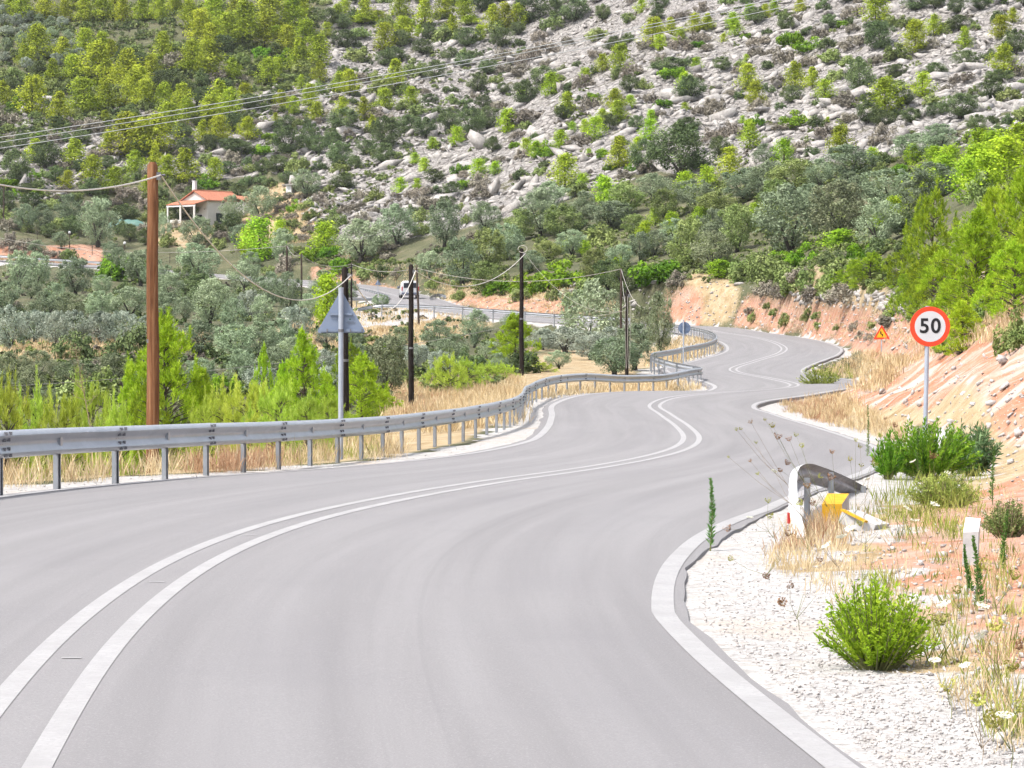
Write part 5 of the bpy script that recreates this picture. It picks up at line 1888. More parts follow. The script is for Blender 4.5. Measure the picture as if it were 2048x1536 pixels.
fill([(1880, 300), (2048, 280), (2048, 420), (1880, 400)], 24, [('lime', 4), ('mid', 2)], (50, 80), (.6, .9))
fill([(0, 480), (430, 450), (640, 520), (640, 560), (0, 530)], 26, [('mid', 3), ('grey', 2), ('olive', 2)], (30, 50), (.5, .8))
fill([(0, 560), (640, 580), (620, 650), (0, 680)], 36, [('olive', 5), ('mid', 3), ('dark', 1), ('bright', 2), ('lime', 1)], (44, 80), (.65, .9))
fill([(420, 660), (800, 690), (820, 790), (420, 800)], 26, [('olive', 4), ('silver', 2), ('mid', 3), ('bright', 2), ('lime', 1)], (50, 90), (.65, .9))
fill([(0, 715), (420, 700), (420, 820), (0, 820)], 26, [('dark', 3), ('olive', 4), ('mid', 4)], (56, 90), (.6, .85))
fill([(820, 690), (1060, 660), (1060, 750), (840, 770)], 18, [('olive', 4), ('silver', 1), ('dark', 2), ('mid', 2)], (50, 80), (.65, .9))
fill([(1080, 690), (1300, 690), (1290, 745), (1100, 745)], 14, [('olive', 3), ('silver', 2), ('mid', 2)], (50, 90), (.6, .8))
fill([(1840, 590), (2048, 560), (2048, 690), (1900, 690)], 16, [('mid', 4), ('grey', 2)], (30, 56), (.5, .7))

# ---- build every plant as a thing of its own
LAND = [('the red-roofed house', 410, 405), ('the brown utility pole', 305, 400), ('the tarpaulin cover', 255, 424), ('the white shed', 590, 378), ('the triangular sign back', 682, 620), ('the white van', 818, 585),
        ('the pole at the guardrail bend', 1043, 560), ('the cable-loop pole', 1254, 640), ('the round blue grey sign', 1368, 656), ('the dirt track', 1440, 580), ('the amber warning sign', 1765, 665), ('the 50 sign', 1860, 653),
        ('the largest roadside pine', 1990, 480), ('the top left photo corner', 0, 0), ('the top right photo corner', 2048, 0), ('the middle of the top photo edge', 1024, 0), ('the far edge pole', 8, 410),
        ('the pole before the van', 822, 680), ('the two olive grove poles', 588, 530), ('the twin pale slabs', 975, 210), ('the fence lamps', 195, 480)]
LOOK = {'pine': 'yellow green hillside pine', 'lime': 'lime green pine', 'npine': 'bright green plumed pine', 'bay': 'mid green bushy tree', 'dpine': 'broad rounded green pine', 'feather': 'feathery lime young pine', 'olive': 'grey green olive tree',
        'silver': 'pale silvery olive tree', 'dusky': 'dark dusky olive tree', 'dark': 'dark green rounded shrub', 'bright': 'bright glossy green shrub', 'grey': 'dry grey brown shrub', 'mid': 'dull green bushy shrub'}
GROUPS = {'pine': 'pines on the rocky hillside', 'lime': 'lime green pines', 'npine': 'bright roadside pines', 'dpine': 'broad rounded pines', 'bay': 'mid green bushy trees', 'feather': 'young pines behind the guardrail', 'olive': 'grey green olive trees', 'silver': 'silvery olive trees',
          'dusky': 'dusky olive trees', 'dark': 'dark green shrubs on the slopes', 'bright': 'bright green shrubs', 'grey': 'dry grey brown shrubs', 'mid': 'dull green shrubs'}
ORD = ['', 'second ', 'third ', 'fourth ', 'fifth ', 'sixth ', 'seventh ', 'eighth ', 'ninth ', 'tenth ', 'eleventh ', 'twelfth ', 'thirteenth ', 'fourteenth ', 'fifteenth ', 'sixteenth ', 'seventeenth ', 'eighteenth ', 'nineteenth ', 'twentieth ']


def sector(dx, dy):
    if abs(dx) > abs(dy):
        return 'right of' if dx > 0 else 'left of'
    return 'below' if dy > 0 else 'above'


def name_all(items, look):
    """items: list of (object, px, py) of one look; every label tells which landmark and which place in order of nearness"""
    rank = {}
    for ln, lx, ly in LAND:
        by = {}
        for n_, (o, x, y) in enumerate(items):
            by.setdefault(sector(x - lx, y - ly), []).append((math.hypot(x - lx, y - ly), n_))
        for sc_, lst in by.items():
            for k, (dd, n_) in enumerate(sorted(lst)):
                rank.setdefault(n_, []).append((k + dd / 400, k, sc_, ln))
    for n_, (o, x, y) in enumerate(items):
        _, k, sc_, ln = min(rank[n_])
        o_ = ORD[k] if k < len(ORD) else f'{k + 1}th '
        o['label'] = f'{look}, {o_}nearest {sc_} {ln}'


def road_clear(x, y):
    d2 = (RP[:, 0] - x) ** 2 + (RP[:, 1] - y) ** 2
    i = int(np.argmin(d2))
    lat_ = (x - RP[i, 0]) * RN[i, 0] + (y - RP[i, 1]) * RN[i, 1]
    return math.sqrt(d2[i]) - (WL[i] if lat_ < 0 else WR[i])


count, shape_i = {}, {}
made = {}
for kind, px, py, hp, wp, Y in T:
    K = KD[kind]
    if Y is None:
        p = hit(px, py, 100.0)
        if p is None:
            continue
        hgt = hp * p[1] / F
    else:
        p = gpt(px, Y)
        hgt = P(px, py - hp, Y)[2] - p[2]
    if hgt < .25:
        continue
    wid = (wp * p[1] / F) if wp else hgt * K.w / K.h * .9
    bush = tm_free = kind in ('dark', 'bright', 'grey', 'mid')
    if bush:
        hgt *= 1.35
        wid *= 1.3
    if kind in ('pine', 'lime') and Y is None:
        hgt *= 1.15
        wid *= 1.6
    if K.name in ('olive_tree', 'bushy_tree'):
        hgt *= 1.05
        wid *= 1.1
    if kind in ('npine', 'dpine', 'feather'):
        wid *= 1.05
    if kind == 'dark' and wid > 3.0:
        K = KD['oak']
    need = wid * (.28 if K.name == 'olive_tree' else .36)
    if road_clear(p[0], p[1]) < min(need, 2.5) + .5:
        continue
    si = shape_i.get(kind, 0)
    shape_i[kind] = si + 1
    cm, tm_ = K.shapes[si % len(K.shapes)]
    sc_ = (wid / K.w * random.uniform(.93, 1.07),) * 2 + (hgt / K.h,)
    if tm_ is not None:
        root = empty(K.name, p, None, K.cat, GROUPS[kind], random.uniform(0, 6.28))
        root.scale = sc_
        mesh_obj('crown', cm, root)
        mesh_obj('trunk', tm_, root)
    else:
        root = mesh_obj(K.name, cm, None, p - np.array([0, 0, .08 * hgt]))
        root.rotation_euler.z = random.uniform(0, 6.28)
        root.scale = sc_
        tag(root, None, K.cat, GROUPS[kind])
    vx, vy = project(p + np.array([0, 0, hgt / 2]))
    made.setdefault(kind, []).append((root, float(vx), float(vy)))
for kind, items in made.items():
    name_all(items, LOOK[kind])
print('PLANTS', {k: len(v) for k, v in made.items()})

# ---- low ground-hugging scrub that nobody could count
def merge_scrub(name, spots, mat, label, lumps=7, per=24, leaf=.11, seed=5):
    r = np.random.default_rng(seed)
    Cs, As, Bs, Ts = [], [], [], []
    protos = [shrub(900 + seed * 10 + k, 1.0, .55, lumps, per, leaf, .5) for k in range(6)]
    for k, (p, w_) in enumerate(spots):
        C, A, B, Tn = protos[k % 6]
        a = r.uniform(0, 6.28)
        R_ = np.array([[math.cos(a), -math.sin(a), 0], [math.sin(a), math.cos(a), 0], [0, 0, 1]]).T
        Cs.append(C @ R_ * w_ + p); As.append(A @ R_ * w_ ** .6); Bs.append(B @ R_ * w_ ** .6); Ts.append(Tn + r.normal() * .12)
    V, Fc, uv = leaf_quads(np.concatenate(Cs), np.concatenate(As), np.concatenate(Bs), np.concatenate(Ts))
    o = mesh_obj(name, raw_mesh(name, V, Fc, mat, False, uv))
    return tag(o, label, 'scrub', None, 'stuff')


def spots_in(poly, n, wr, ymin=60):
    xs, ys = [p[0] for p in poly], [p[1] for p in poly]
    out = []
    for _ in range(n * 3):
        if len(out) >= n:
            break
        px, py = random.uniform(min(xs), max(xs)), random.uniform(min(ys), max(ys))
        if not in_poly(poly, np.array(px), np.array(py)):
            continue
        p = hit(px, py, ymin)
        if p is None or road_clear(p[0], p[1]) < 1.8:
            continue
        out.append((p, random.uniform(*wr)))
    return out


HILL = [(0, 0), (2048, 0), (2048, 290), (1500, 345), (1000, 445), (640, 470), (480, 440), (0, 470)]
GREENL = [(0, 0), (640, 0), (640, 190), (480, 250), (330, 240), (0, 300)]
VALLEY = [(0, 540), (620, 580), (900, 640), (1050, 660), (1050, 760), (820, 800), (0, 820)]
BAND = [(880, 545), (1000, 440), (1500, 345), (1900, 300), (1830, 560), (1700, 600), (1480, 570), (1280, 550), (1060, 595)]
merge_scrub('low_scrub', spots_in(HILL, 260, (.5, 1.8)) + spots_in(LEFT, 420, (.8, 2.4)) + spots_in(GREENL, 900, (1.4, 3.2)) + spots_in(VALLEY, 420, (.6, 1.5)) + spots_in(BAND, 760, (.8, 2.0)) + spots_in([(0, 330), (330, 340), (640, 400), (640, 520), (400, 500), (0, 470)], 260, (.6, 1.8)) + spots_in([(640, 490), (900, 535), (1010, 555), (1010, 590), (880, 590), (640, 545)], 160, (.6, 1.5)), M_OLGRN, 'low dull green scrub between the trees', seed=5)
merge_scrub('heath_scrub', spots_in(HILL, 260, (.4, 1.5)) + spots_in(VALLEY, 200, (.5, 1.1)) + spots_in([(480, 400), (900, 380), (900, 560), (600, 520)], 160, (.5, 1.2)), M_GREYB, 'dry grey brown heath scrub on the slopes', seed=6)
merge_scrub('dark_scrub', spots_in(LEFT, 320, (.6, 2.0)) + spots_in(VALLEY, 220, (.6, 1.6)) + spots_in(GREENL, 560, (1.2, 3.0)), M_DKGRN, 'dark green ground-hugging scrub on the slopes', seed=7)

# ---------------------------------------------------------------- limestone
def hull_block(seed, flat=.6, n=10):
    r = np.random.default_rng(seed)
    bm = bmesh.new()
    for d in rdir(r, n):
        v = d * r.uniform(.75, 1.1)
        bm.verts.new((v[0] * 1.0, v[1] * .8, v[2] * flat))
    res = bmesh.ops.convex_hull(bm, input=bm.verts)
    dead = [g for g in res.get('geom_interior', []) if isinstance(g, bmesh.types.BMVert)]
    bmesh.ops.delete(bm, geom=dead, context='VERTS')
    bmesh.ops.triangulate(bm, faces=bm.faces)
    bm.verts.ensure_lookup_table()
    V = np.array([v.co[:] for v in bm.verts])
    bm.verts.index_update()
    Fc = np.array([[v.index for v in f.verts] for f in bm.faces])
    bm.free()
    return V, Fc


tr_ = NT('limestone')
n1 = tr_.noise(1.3, 5, .7)
c = tr_.ramp(n1, [(.25, (0.33, 0.30, 0.275)), (.45, (0.50, 0.465, 0.435)), (.65, (0.63, 0.60, 0.565)), (.85, (0.50, 0.43, 0.38))])
M_ROCK = tr_.done(tr_.bsdf(c, .95, 0, tr_.bump(tr_.noise(3.0, 4, .7), .7, .2), .1))
tr_ = NT('pale_stone')
n1 = tr_.noise(9, 4, .7)
c = tr_.ramp(n1, [(.3, (0.48, 0.43, 0.40)), (.6, (0.68, 0.645, 0.62))])
M_STONE = tr_.done(tr_.bsdf(c, .95, 0, tr_.bump(tr_.noise(30.0, 3, .7), .5, .02), .1))
BLK = [hull_block(300 + k, .45 + .12 * (k % 4)) for k in range(14)]


def merge_rocks(name, P0, S, mat, label, seed, tilt=.5, sinkf=.15, bed=False):
    r = np.random.default_rng(seed)
    Vs, Fs, b = [], [], 0
    for p, s in zip(P0, S):
        V, Fc = BLK[r.integers(len(BLK))]
        a, t1, t2 = (r.uniform(0, 6.28), r.normal() * tilt, r.normal() * tilt) if not bed or r.random() < .5 else (r.normal() * .35 + .15, r.normal() * .3, -.28 + r.normal() * .22)
        M_ = np.array(Matrix.Rotation(a, 3, 'Z') @ Matrix.Rotation(t1, 3, 'X') @ Matrix.Rotation(t2, 3, 'Y'))
        k = np.array([r.uniform(.8, 1.5) * (1.5 if bed else 1), r.uniform(.7, 1.1), r.uniform(.6, 1.2)])
        Vs.append((V * k * s / 2) @ M_.T + p + np.array([0, 0, (.25 - sinkf) * s]))
        Fs.append(Fc + b)
        b += len(V)
    o = mesh_obj(name, raw_mesh(name, np.concatenate(Vs), np.concatenate(Fs), mat))
    return tag(o, label, 'rocks', None, 'stuff')


def scatter_poly(poly, n, ymin, noise_thr=None, seed=1):
    xs, ys = [p[0] for p in poly], [p[1] for p in poly]
    px = rng.uniform(min(xs), max(xs), n * 2)
    py = rng.uniform(min(ys), max(ys), n * 2)
    ok = in_poly(poly, px, py)
    px, py = px[ok][:n], py[ok][:n]
    out = []
    for x, y in zip(px, py):
        p = hit(x, y, ymin)
        if p is not None and (noise_thr is None or fbm(np.array(p[0] / 14), np.array(p[1] / 14), 61, 3) > noise_thr):
            out.append(p)
    return out


ROCKP = [(620, 470), (720, 440), (1000, 440), (1300, 350), (1500, 345), (1800, 310), (2048, 285), (2048, 0), (690, 0), (640, 60), (640, 150), (480, 190), (330, 200), (60, 200), (0, 300), (0, 420), (300, 350), (480, 365), (560, 345)]
rp_ = scatter_poly(ROCKP, 7000, 250, -.3)
merge_rocks('rock_field', rp_, np.exp(rng.normal(-.05, .6, len(rp_))).clip(.3, 4.2) * .9, M_ROCK, 'tumbled pale limestone blocks covering the hillside', 3, .5, .22, True)
rp_ = scatter_poly([(600, 400), (1000, 390), (1000, 450), (700, 480)], 260, 250) + scatter_poly([(1040, 570), (1300, 560), (1300, 640), (1000, 600)], 70, 200) + scatter_poly([(1560, 580), (1830, 590), (1830, 630), (1600, 610)], 110, 100)
merge_rocks('rock_outcrop_rubble', rp_, np.exp(rng.normal(-.3, .4, len(rp_))).clip(.3, 1.4) * .8, M_ROCK, 'pale rubble along the crest of the road cuttings', 4)
BOULD = [(955, 200, 34, 20), (990, 232, 44, 34), (940, 218, 26, 18), (885, 222, 40, 22), (782, 250, 22, 18), (705, 112, 24, 18), (1115, 130, 36, 26), (1138, 150, 20, 16), (1790, 20, 44, 34), (1920, 22, 26, 26), (1895, 45, 30, 16), (1570, 105, 50, 26), (1700, 140, 40, 18),
         (1950, 215, 50, 22), (1700, 258, 40, 16), (1835, 240, 26, 10), (1290, 330, 40, 22), (1250, 350, 40, 20), (375, 275, 26, 28), (440, 290, 26, 20), (110, 315, 50, 24), (185, 345, 20, 14), (720, 372, 20, 12), (1060, 400, 26, 14), (1310, 565, 18, 12), (1480, 568, 30, 12), (1615, 605, 36, 22), (1740, 590, 20, 10), (370, 555, 22, 12), (1000, 365, 10, 16),
         (1225, 370, 40, 16), (1420, 250, 40, 20), (1080, 280, 30, 18)]
bl = []
for k, (px, py, w_, h_) in enumerate(BOULD):
    p = hit(px, py, 100)
    V, Fc = hull_block(520 + k, .6, 24)
    s = p[1] / F
    me = raw_mesh('boulder', V * np.array([w_ / 2, w_ * .4, h_ * .6]) * s, Fc, M_ROCK)
    o = mesh_obj('boulder', me, None, p)
    o.rotation_euler = (0, .2 * math.sin(k), .4 * math.sin(k * 2.1))
    tag(o, None, 'boulder', 'large pale boulders on the slopes')
    bl.append((o, px, py - h_ / 2))
name_all(bl, 'large pale limestone boulder')
# ---------------------------------------------------------------- grasses
M_DRY = mat_leaf('dry_grass_blades', (0.30, 0.22, 0.11), (0.47, 0.38, 0.21), (0.60, 0.52, 0.34), .3, .1)
M_DRYR = mat_leaf('rust_grass_blades', (0.24, 0.12, 0.07), (0.40, 0.23, 0.145), (0.50, 0.34, 0.23), .3, .1)
M_GRASSG = mat_leaf('green_weed_blades', (0.08, 0.11, 0.02), (0.19, 0.23, 0.05), (0.33, 0.34, 0.10), .3, .15)


def blades(name, label, zones, mat, seed):
    r = np.random.default_rng(seed)
    Cs, As, Bs, Ts = [], [], [], []
    for poly, tufts_n, per, (h0, h1), wd, ymin, spread in zones:
        xs, ys = [p[0] for p in poly], [p[1] for p in poly]
        px = r.uniform(min(xs), max(xs), tufts_n * 3)
        py = r.uniform(min(ys), max(ys), tufts_n * 3)
        ok = in_poly(poly, px, py)
        px, py = px[ok][:tufts_n], py[ok][:tufts_n]
        for x, y in zip(px, py):
            p = hit(x, y, ymin)
            if p is None or road_clear(p[0], p[1]) < .75:
                continue
            n = per
            hh = r.uniform(h0, h1)
            h_ = hh * r.uniform(.5, 1.15, n)
            o = p + np.concatenate([r.normal(size=(n, 2)) * spread, np.zeros((n, 1))], 1)
            lean = r.normal(size=(n, 2)) * .32
            d = unit(np.concatenate([lean, np.ones((n, 1))], 1))
            b_ = unit(np.cross(d, rdir(r, n)))
            Cs.append(o + d * (h_ / 2 - .02)[:, None]); As.append(d * (h_ / 2)[:, None]); Bs.append(b_ * wd)
            Ts.append(np.clip(.5 + r.normal() * .2, 0, 1) + r.normal(size=n) * .15)
    V, Fc, uv = leaf_quads(np.concatenate(Cs), np.concatenate(As), np.concatenate(Bs), np.concatenate(Ts))
    o = mesh_obj(name, raw_mesh(name, V, Fc, mat, False, uv))
    return tag(o, label, 'grass', None, 'stuff')


LV = [(0, 915), (300, 905), (560, 890), (790, 858), (800, 925), (640, 940), (300, 968), (0, 992)]
blades('dry_grass', 'dry golden grass on the verges and terraces', [
    (LV, 380, 22, (.25, .55), .006, 30, .12),
    ([(780, 770), (1040, 752), (1045, 800), (1030, 850), (850, 870), (780, 850)], 900, 16, (.3, .55), .013, 60, .2),
    ([(0, 690), (420, 668), (420, 700), (0, 728)], 420, 14, (.3, .6), .025, 90, .3),
    ([(560, 650), (700, 610), (900, 622), (1000, 645), (860, 690), (620, 700)], 420, 14, (.3, .55), .028, 120, .3),
    ([(1300, 735), (1340, 680), (1440, 665), (1450, 690), (1400, 735)], 420, 14, (.25, .5), .02, 100, .25),
    ([(1060, 790), (1280, 770), (1400, 765), (1400, 782), (1060, 800)], 220, 14, (.25, .45), .014, 80, .2),
    ([(1560, 800), (1700, 790), (1790, 870), (1900, 940), (1760, 915), (1600, 860)], 420, 24, (.2, .42), .008, 40, .12),
    ([(1430, 1050), (1580, 985), (1640, 1000), (1700, 1080), (1600, 1160), (1450, 1105)], 210, 16, (.08, .26), .0035, 15, .06),
    ([(1600, 1090), (1760, 1000), (2048, 930), (2048, 1536), (1930, 1420), (1640, 1200)], 215, 14, (.05, .22), .003, 10, .05),
    ([(1480, 595), (1830, 650), (1830, 700), (1600, 665), (1480, 650)], 160, 12, (.2, .4), .02, 100, .25),
    ([(1830, 640), (2048, 600), (2048, 680), (1960, 690), (1830, 730)], 240, 20, (.2, .5), .009, 45, .2),
    ([(1560, 745), (1700, 700), (1830, 720), (1760, 790), (1640, 780)], 360, 16, (.25, .5), .016, 60, .2),
    ([(500, 380), (590, 365), (640, 410), (640, 480), (560, 500), (470, 470)], 300, 12, (.3, .6), .04, 250, .4),
    ([(640, 500), (900, 540), (1000, 560), (1000, 590), (880, 590), (640, 545)], 260, 12, (.3, .5), .03, 150, .3),
    ([(880, 560), (1120, 560), (1240, 610), (1240, 640), (880, 612)], 300, 12, (.3, .5), .03, 150, .3)], M_DRY, 21)
blades('rust_grass', 'reddish brown dry grass behind the guardrail and at the bank foot', [
    ([(360, 905), (560, 895), (560, 948), (380, 962)], 170, 26, (.3, .55), .006, 30, .12),
    ([(1570, 805), (1690, 800), (1690, 850), (1580, 845)], 160, 22, (.2, .36), .008, 40, .12),
    ([(780, 770), (900, 768), (900, 840), (800, 850)], 120, 14, (.3, .5), .012, 60, .2),
    ([(1440, 1070), (1640, 1000), (1680, 1090), (1500, 1110)], 160, 18, (.1, .26), .004, 15, .06)], M_DRYR, 22)
blades('green_weeds', 'green and yellow green weeds among the dry grass', [
    ([(60, 900), (330, 885), (330, 945), (60, 965)], 90, 34, (.25, .5), .006, 30, .14),
    ([(480, 885), (760, 865), (760, 915), (480, 940)], 130, 22, (.2, .42), .006, 30, .14),
    ([(1700, 1040), (2048, 960), (2048, 1536), (1960, 1440), (1700, 1180)], 95, 16, (.06, .24), .004, 10, .05),
    ([(1600, 740), (1700, 735), (1720, 770), (1640, 780)], 50, 20, (.25, .45), .016, 60, .15),
    ([(1770, 900), (1960, 960), (1900, 1080), (1720, 1050)], 60, 22, (.12, .32), .005, 20, .1)], M_GRASSG, 23)

# ---------------------------------------------------------------- roadside plants
M_BUSH = mat_leaf('spurge_leaves', (0.10, 0.17, 0.012), (0.22, 0.33, 0.02), (0.36, 0.46, 0.04), .4, .05)
M_BROOM = mat_leaf('broom_shoots', (0.05, 0.11, 0.015), (0.12, 0.24, 0.02), (0.24, 0.36, 0.035), .35, .1)
M_OLEA = mat_leaf('oleander_leaves', (0.04, 0.08, 0.03), (0.09, 0.15, 0.06), (0.18, 0.25, 0.12), .25, .05)
M_SPIRE = mat_leaf('horseweed_leaves', (0.035, 0.09, 0.02), (0.08, 0.17, 0.035), (0.16, 0.26, 0.06), .3, .1)
M_STEM = mat_mottled('green_stem', (0.16, 0.18, 0.06), (0.30, 0.30, 0.12), 8, .8)
M_STEMD = mat_mottled('dry_stem', (0.28, 0.20, 0.12), (0.45, 0.36, 0.24), 8, .85)
M_HEADB = mat_leaf('brown_seed_heads', (0.10, 0.055, 0.03), (0.20, 0.11, 0.06), (0.34, 0.20, 0.11), .2, .15)
M_HEADG = mat_leaf('green_seed_heads', (0.13, 0.13, 0.03), (0.26, 0.26, 0.06), (0.38, 0.36, 0.11), .25, .15)
M_HEADW = mat_leaf('white_flower_heads', (0.40, 0.40, 0.30), (0.58, 0.58, 0.48), (0.66, 0.66, 0.6), .25, .05)


def leafy_bush(seed, w, h, stems, per, ll, lw, upright=.6, curve=.2):
    r = np.random.default_rng(seed)
    mb = MB()
    Cs, As, Bs, Ts = [], [], [], []
    for s_ in range(stems):
        a = r.uniform(0, 6.28)
        q = math.sqrt(r.random())
        tip = np.array([math.cos(a) * w * .5 * q, math.sin(a) * w * .5 * q, h * (math.sqrt(max(1 - (q * .93) ** 2, .04)) * r.uniform(.7, 1.1))])
        b0 = np.array([math.cos(a), math.sin(a), 0]) * w * .08 * r.random()
        mid = (b0 + tip) / 2 + np.array([math.cos(a), math.sin(a), 0]) * w * .07 * (1 - upright) - np.array([0, 0, h * .03])
        if s_ % 2 == 0:
            mb.tube([b0 - [0, 0, .05], mid, tip], [.006 + .004 * h, .005, .002], 4, False)
        f = r.uniform(.22, 1.03, per)
        pts = ((1 - f) ** 2)[:, None] * b0 + (2 * f * (1 - f))[:, None] * mid + (f ** 2)[:, None] * tip
        ax = unit(tip - mid)
        d = unit(ax * upright + rdir(r, per) * .7)
        L = ll * r.uniform(.6, 1.2, per) * (1.15 - .5 * f)
        bb = unit(np.cross(d, rdir(r, per)))
        Cs.append(pts + d * (L / 2)[:, None]); As.append(d * (L / 2)[:, None]); Bs.append(bb * lw)
        Ts.append(np.clip(.5 + r.normal() * .2, 0, 1) + r.normal(size=per) * .12)
    return (np.concatenate(Cs), np.concatenate(As), np.concatenate(Bs), np.concatenate(Ts)), mb


def plant(name, px, py, w_px, h_px, label, mat, stemmat, cat, Y=None, group=None, seed=1, stems=120, per=40, ll=.04, lw=.005, upright=.6, ymin=9):
    p = hit(px, py, ymin) if Y is None else gpt(px, Y)
    s = p[1] / F
    h = (P(px, py - h_px, p[1])[2] - p[2]) if Y is not None else h_px * s
    q, mb = leafy_bush(seed, w_px * s, h, stems, per, ll, lw, upright)
    root = empty(name, p, label, cat, group)
    mesh_obj('foliage', crown_mesh('foliage', [q], mat), root)
    if mb.v:
        mb.build('stems', stemmat, root, smooth_=True)
    return root


plant('spurge_bush', 1752, 1338, 250, 175, 'bright yellow green bush on the white gravel verge, nearest the camera', M_BUSH, M_STEM, 'bush', None, None, 61, 190, 46, .045, .005, .75)
plant('broom_bush', 1858, 962, 205, 120, 'vivid green broom bush with upright shoots at the foot of the 50 sign', M_BROOM, M_STEM, 'bush', 39.5, None, 62, 170, 46, .11, .010, 1.1)
plant('broom_bush', 1778, 968, 70, 104, 'narrow green broom clump on the road side of the 50 sign', M_BROOM, M_STEM, 'bush', 39.0, None, 63, 60, 40, .10, .009, 1.3)
plant('oleander_bush', 1945, 958, 120, 112, 'dark oleander with long narrow leaves behind the 50 sign post', M_OLEA, M_STEM, 'bush', 41.5, None, 64, 90, 34, .17, .012, .55)
plant('scrub_bush', 2015, 1062, 110, 62, 'low grey green bush at the edge of the view behind the concrete marker post', M_OLGRN, M_STEMD, 'bush', 24.0, 'dull green shrubs', 65, 110, 40, .04, .005, .5)
plant('scrub_bush', 1890, 1040, 150, 92, 'yellowish weedy bush under the vivid broom', M_GRASSG, M_STEMD, 'bush', 31.0, 'dull green shrubs', 66, 110, 36, .08, .006, .5)
plant('scrub_bush', 1640, 775, 90, 46, 'light green weed clump on the inner verge of the second bend', M_GRASSG, M_STEM, 'bush', 118, 'dull green shrubs', 67, 90, 30, .14, .016, .9)
for k, (px, py, h_, w_, Y, lab) in enumerate(((1420, 1102, 146, 26, None, 'tall dark green horseweed spire at the very edge of the asphalt'), (1952, 1222, 150, 26, None, 'tall green horseweed spire in front of the concrete marker post'), (1936, 1190, 100, 18, None, 'shorter horseweed spire just left of the tall one by the marker post'),
                                              (1838, 935, 82, 16, 39, 'slim green spire rising above the vivid broom bush'), (2012, 1150, 130, 20, None, 'horseweed spire near the edge of the view beyond the marker post'), (1985, 1010, 120, 16, None, 'pale green spire on the red soil right of the broom'), (1735, 880, 70, 12, 48, 'thin green spire at the foot of the pale bank'))):
    p = hit(px, py, 9) if Y is None else gpt(px, Y)
    s = p[1] / F
    r = np.random.default_rng(700 + k)
    h = h_ * s if Y is None else P(px, py - h_, p[1])[2] - p[2]
    n = 420
    f = r.random(n) ** .8
    a = r.uniform(0, 6.28, n)
    d = unit(np.stack([np.cos(a), np.sin(a), r.uniform(.3, 1.2, n)], 1))
    L = w_ * s * .62 * (1.05 - .75 * f) * r.uniform(.6, 1.2, n)
    bend = np.stack([.02 * np.sin(f * 3 + k), .02 * f, h * (.06 + .94 * f)], 1)
    C = bend + d * (L / 2)[:, None]
    B = unit(np.cross(d, rdir(r, n))) * .0045
    root = empty('horseweed', p, lab, 'weed', 'tall horseweed spires')
    mesh_obj('foliage', crown_mesh('foliage', [(C, d * (L / 2)[:, None], B, .5 + r.normal(size=n) * .2)], M_SPIRE), root)
    mb = MB(); mb.tube([(0, 0, -.05), (.02 * math.sin(1.5 + k), .01, h * .5), (.02 * math.sin(3 + k), .02, h)], [.007, .005, .002], 5); mb.build('stem', M_STEM, root)

# wild carrots: thin forked stems, nest-like heads
def carrot_head(r, rad, cup):
    n = 110
    a = r.uniform(0, 6.28, n)
    q = np.sqrt(r.random(n))
    z = cup * (q ** 2 - .6) * rad + r.normal(size=n) * rad * .08
    C = np.stack([np.cos(a) * q * rad, np.sin(a) * q * rad, z], 1)
    s = rad * .17 * r.uniform(.6, 1.3, n)
    nr_ = unit(rdir(r, n) * .6 + np.array([0, 0, 1]))
    t = unit(np.cross(nr_, rdir(r, n)))
    return C, t * s[:, None], np.cross(nr_, t) * s[:, None], .5 + r.normal(size=n) * .2


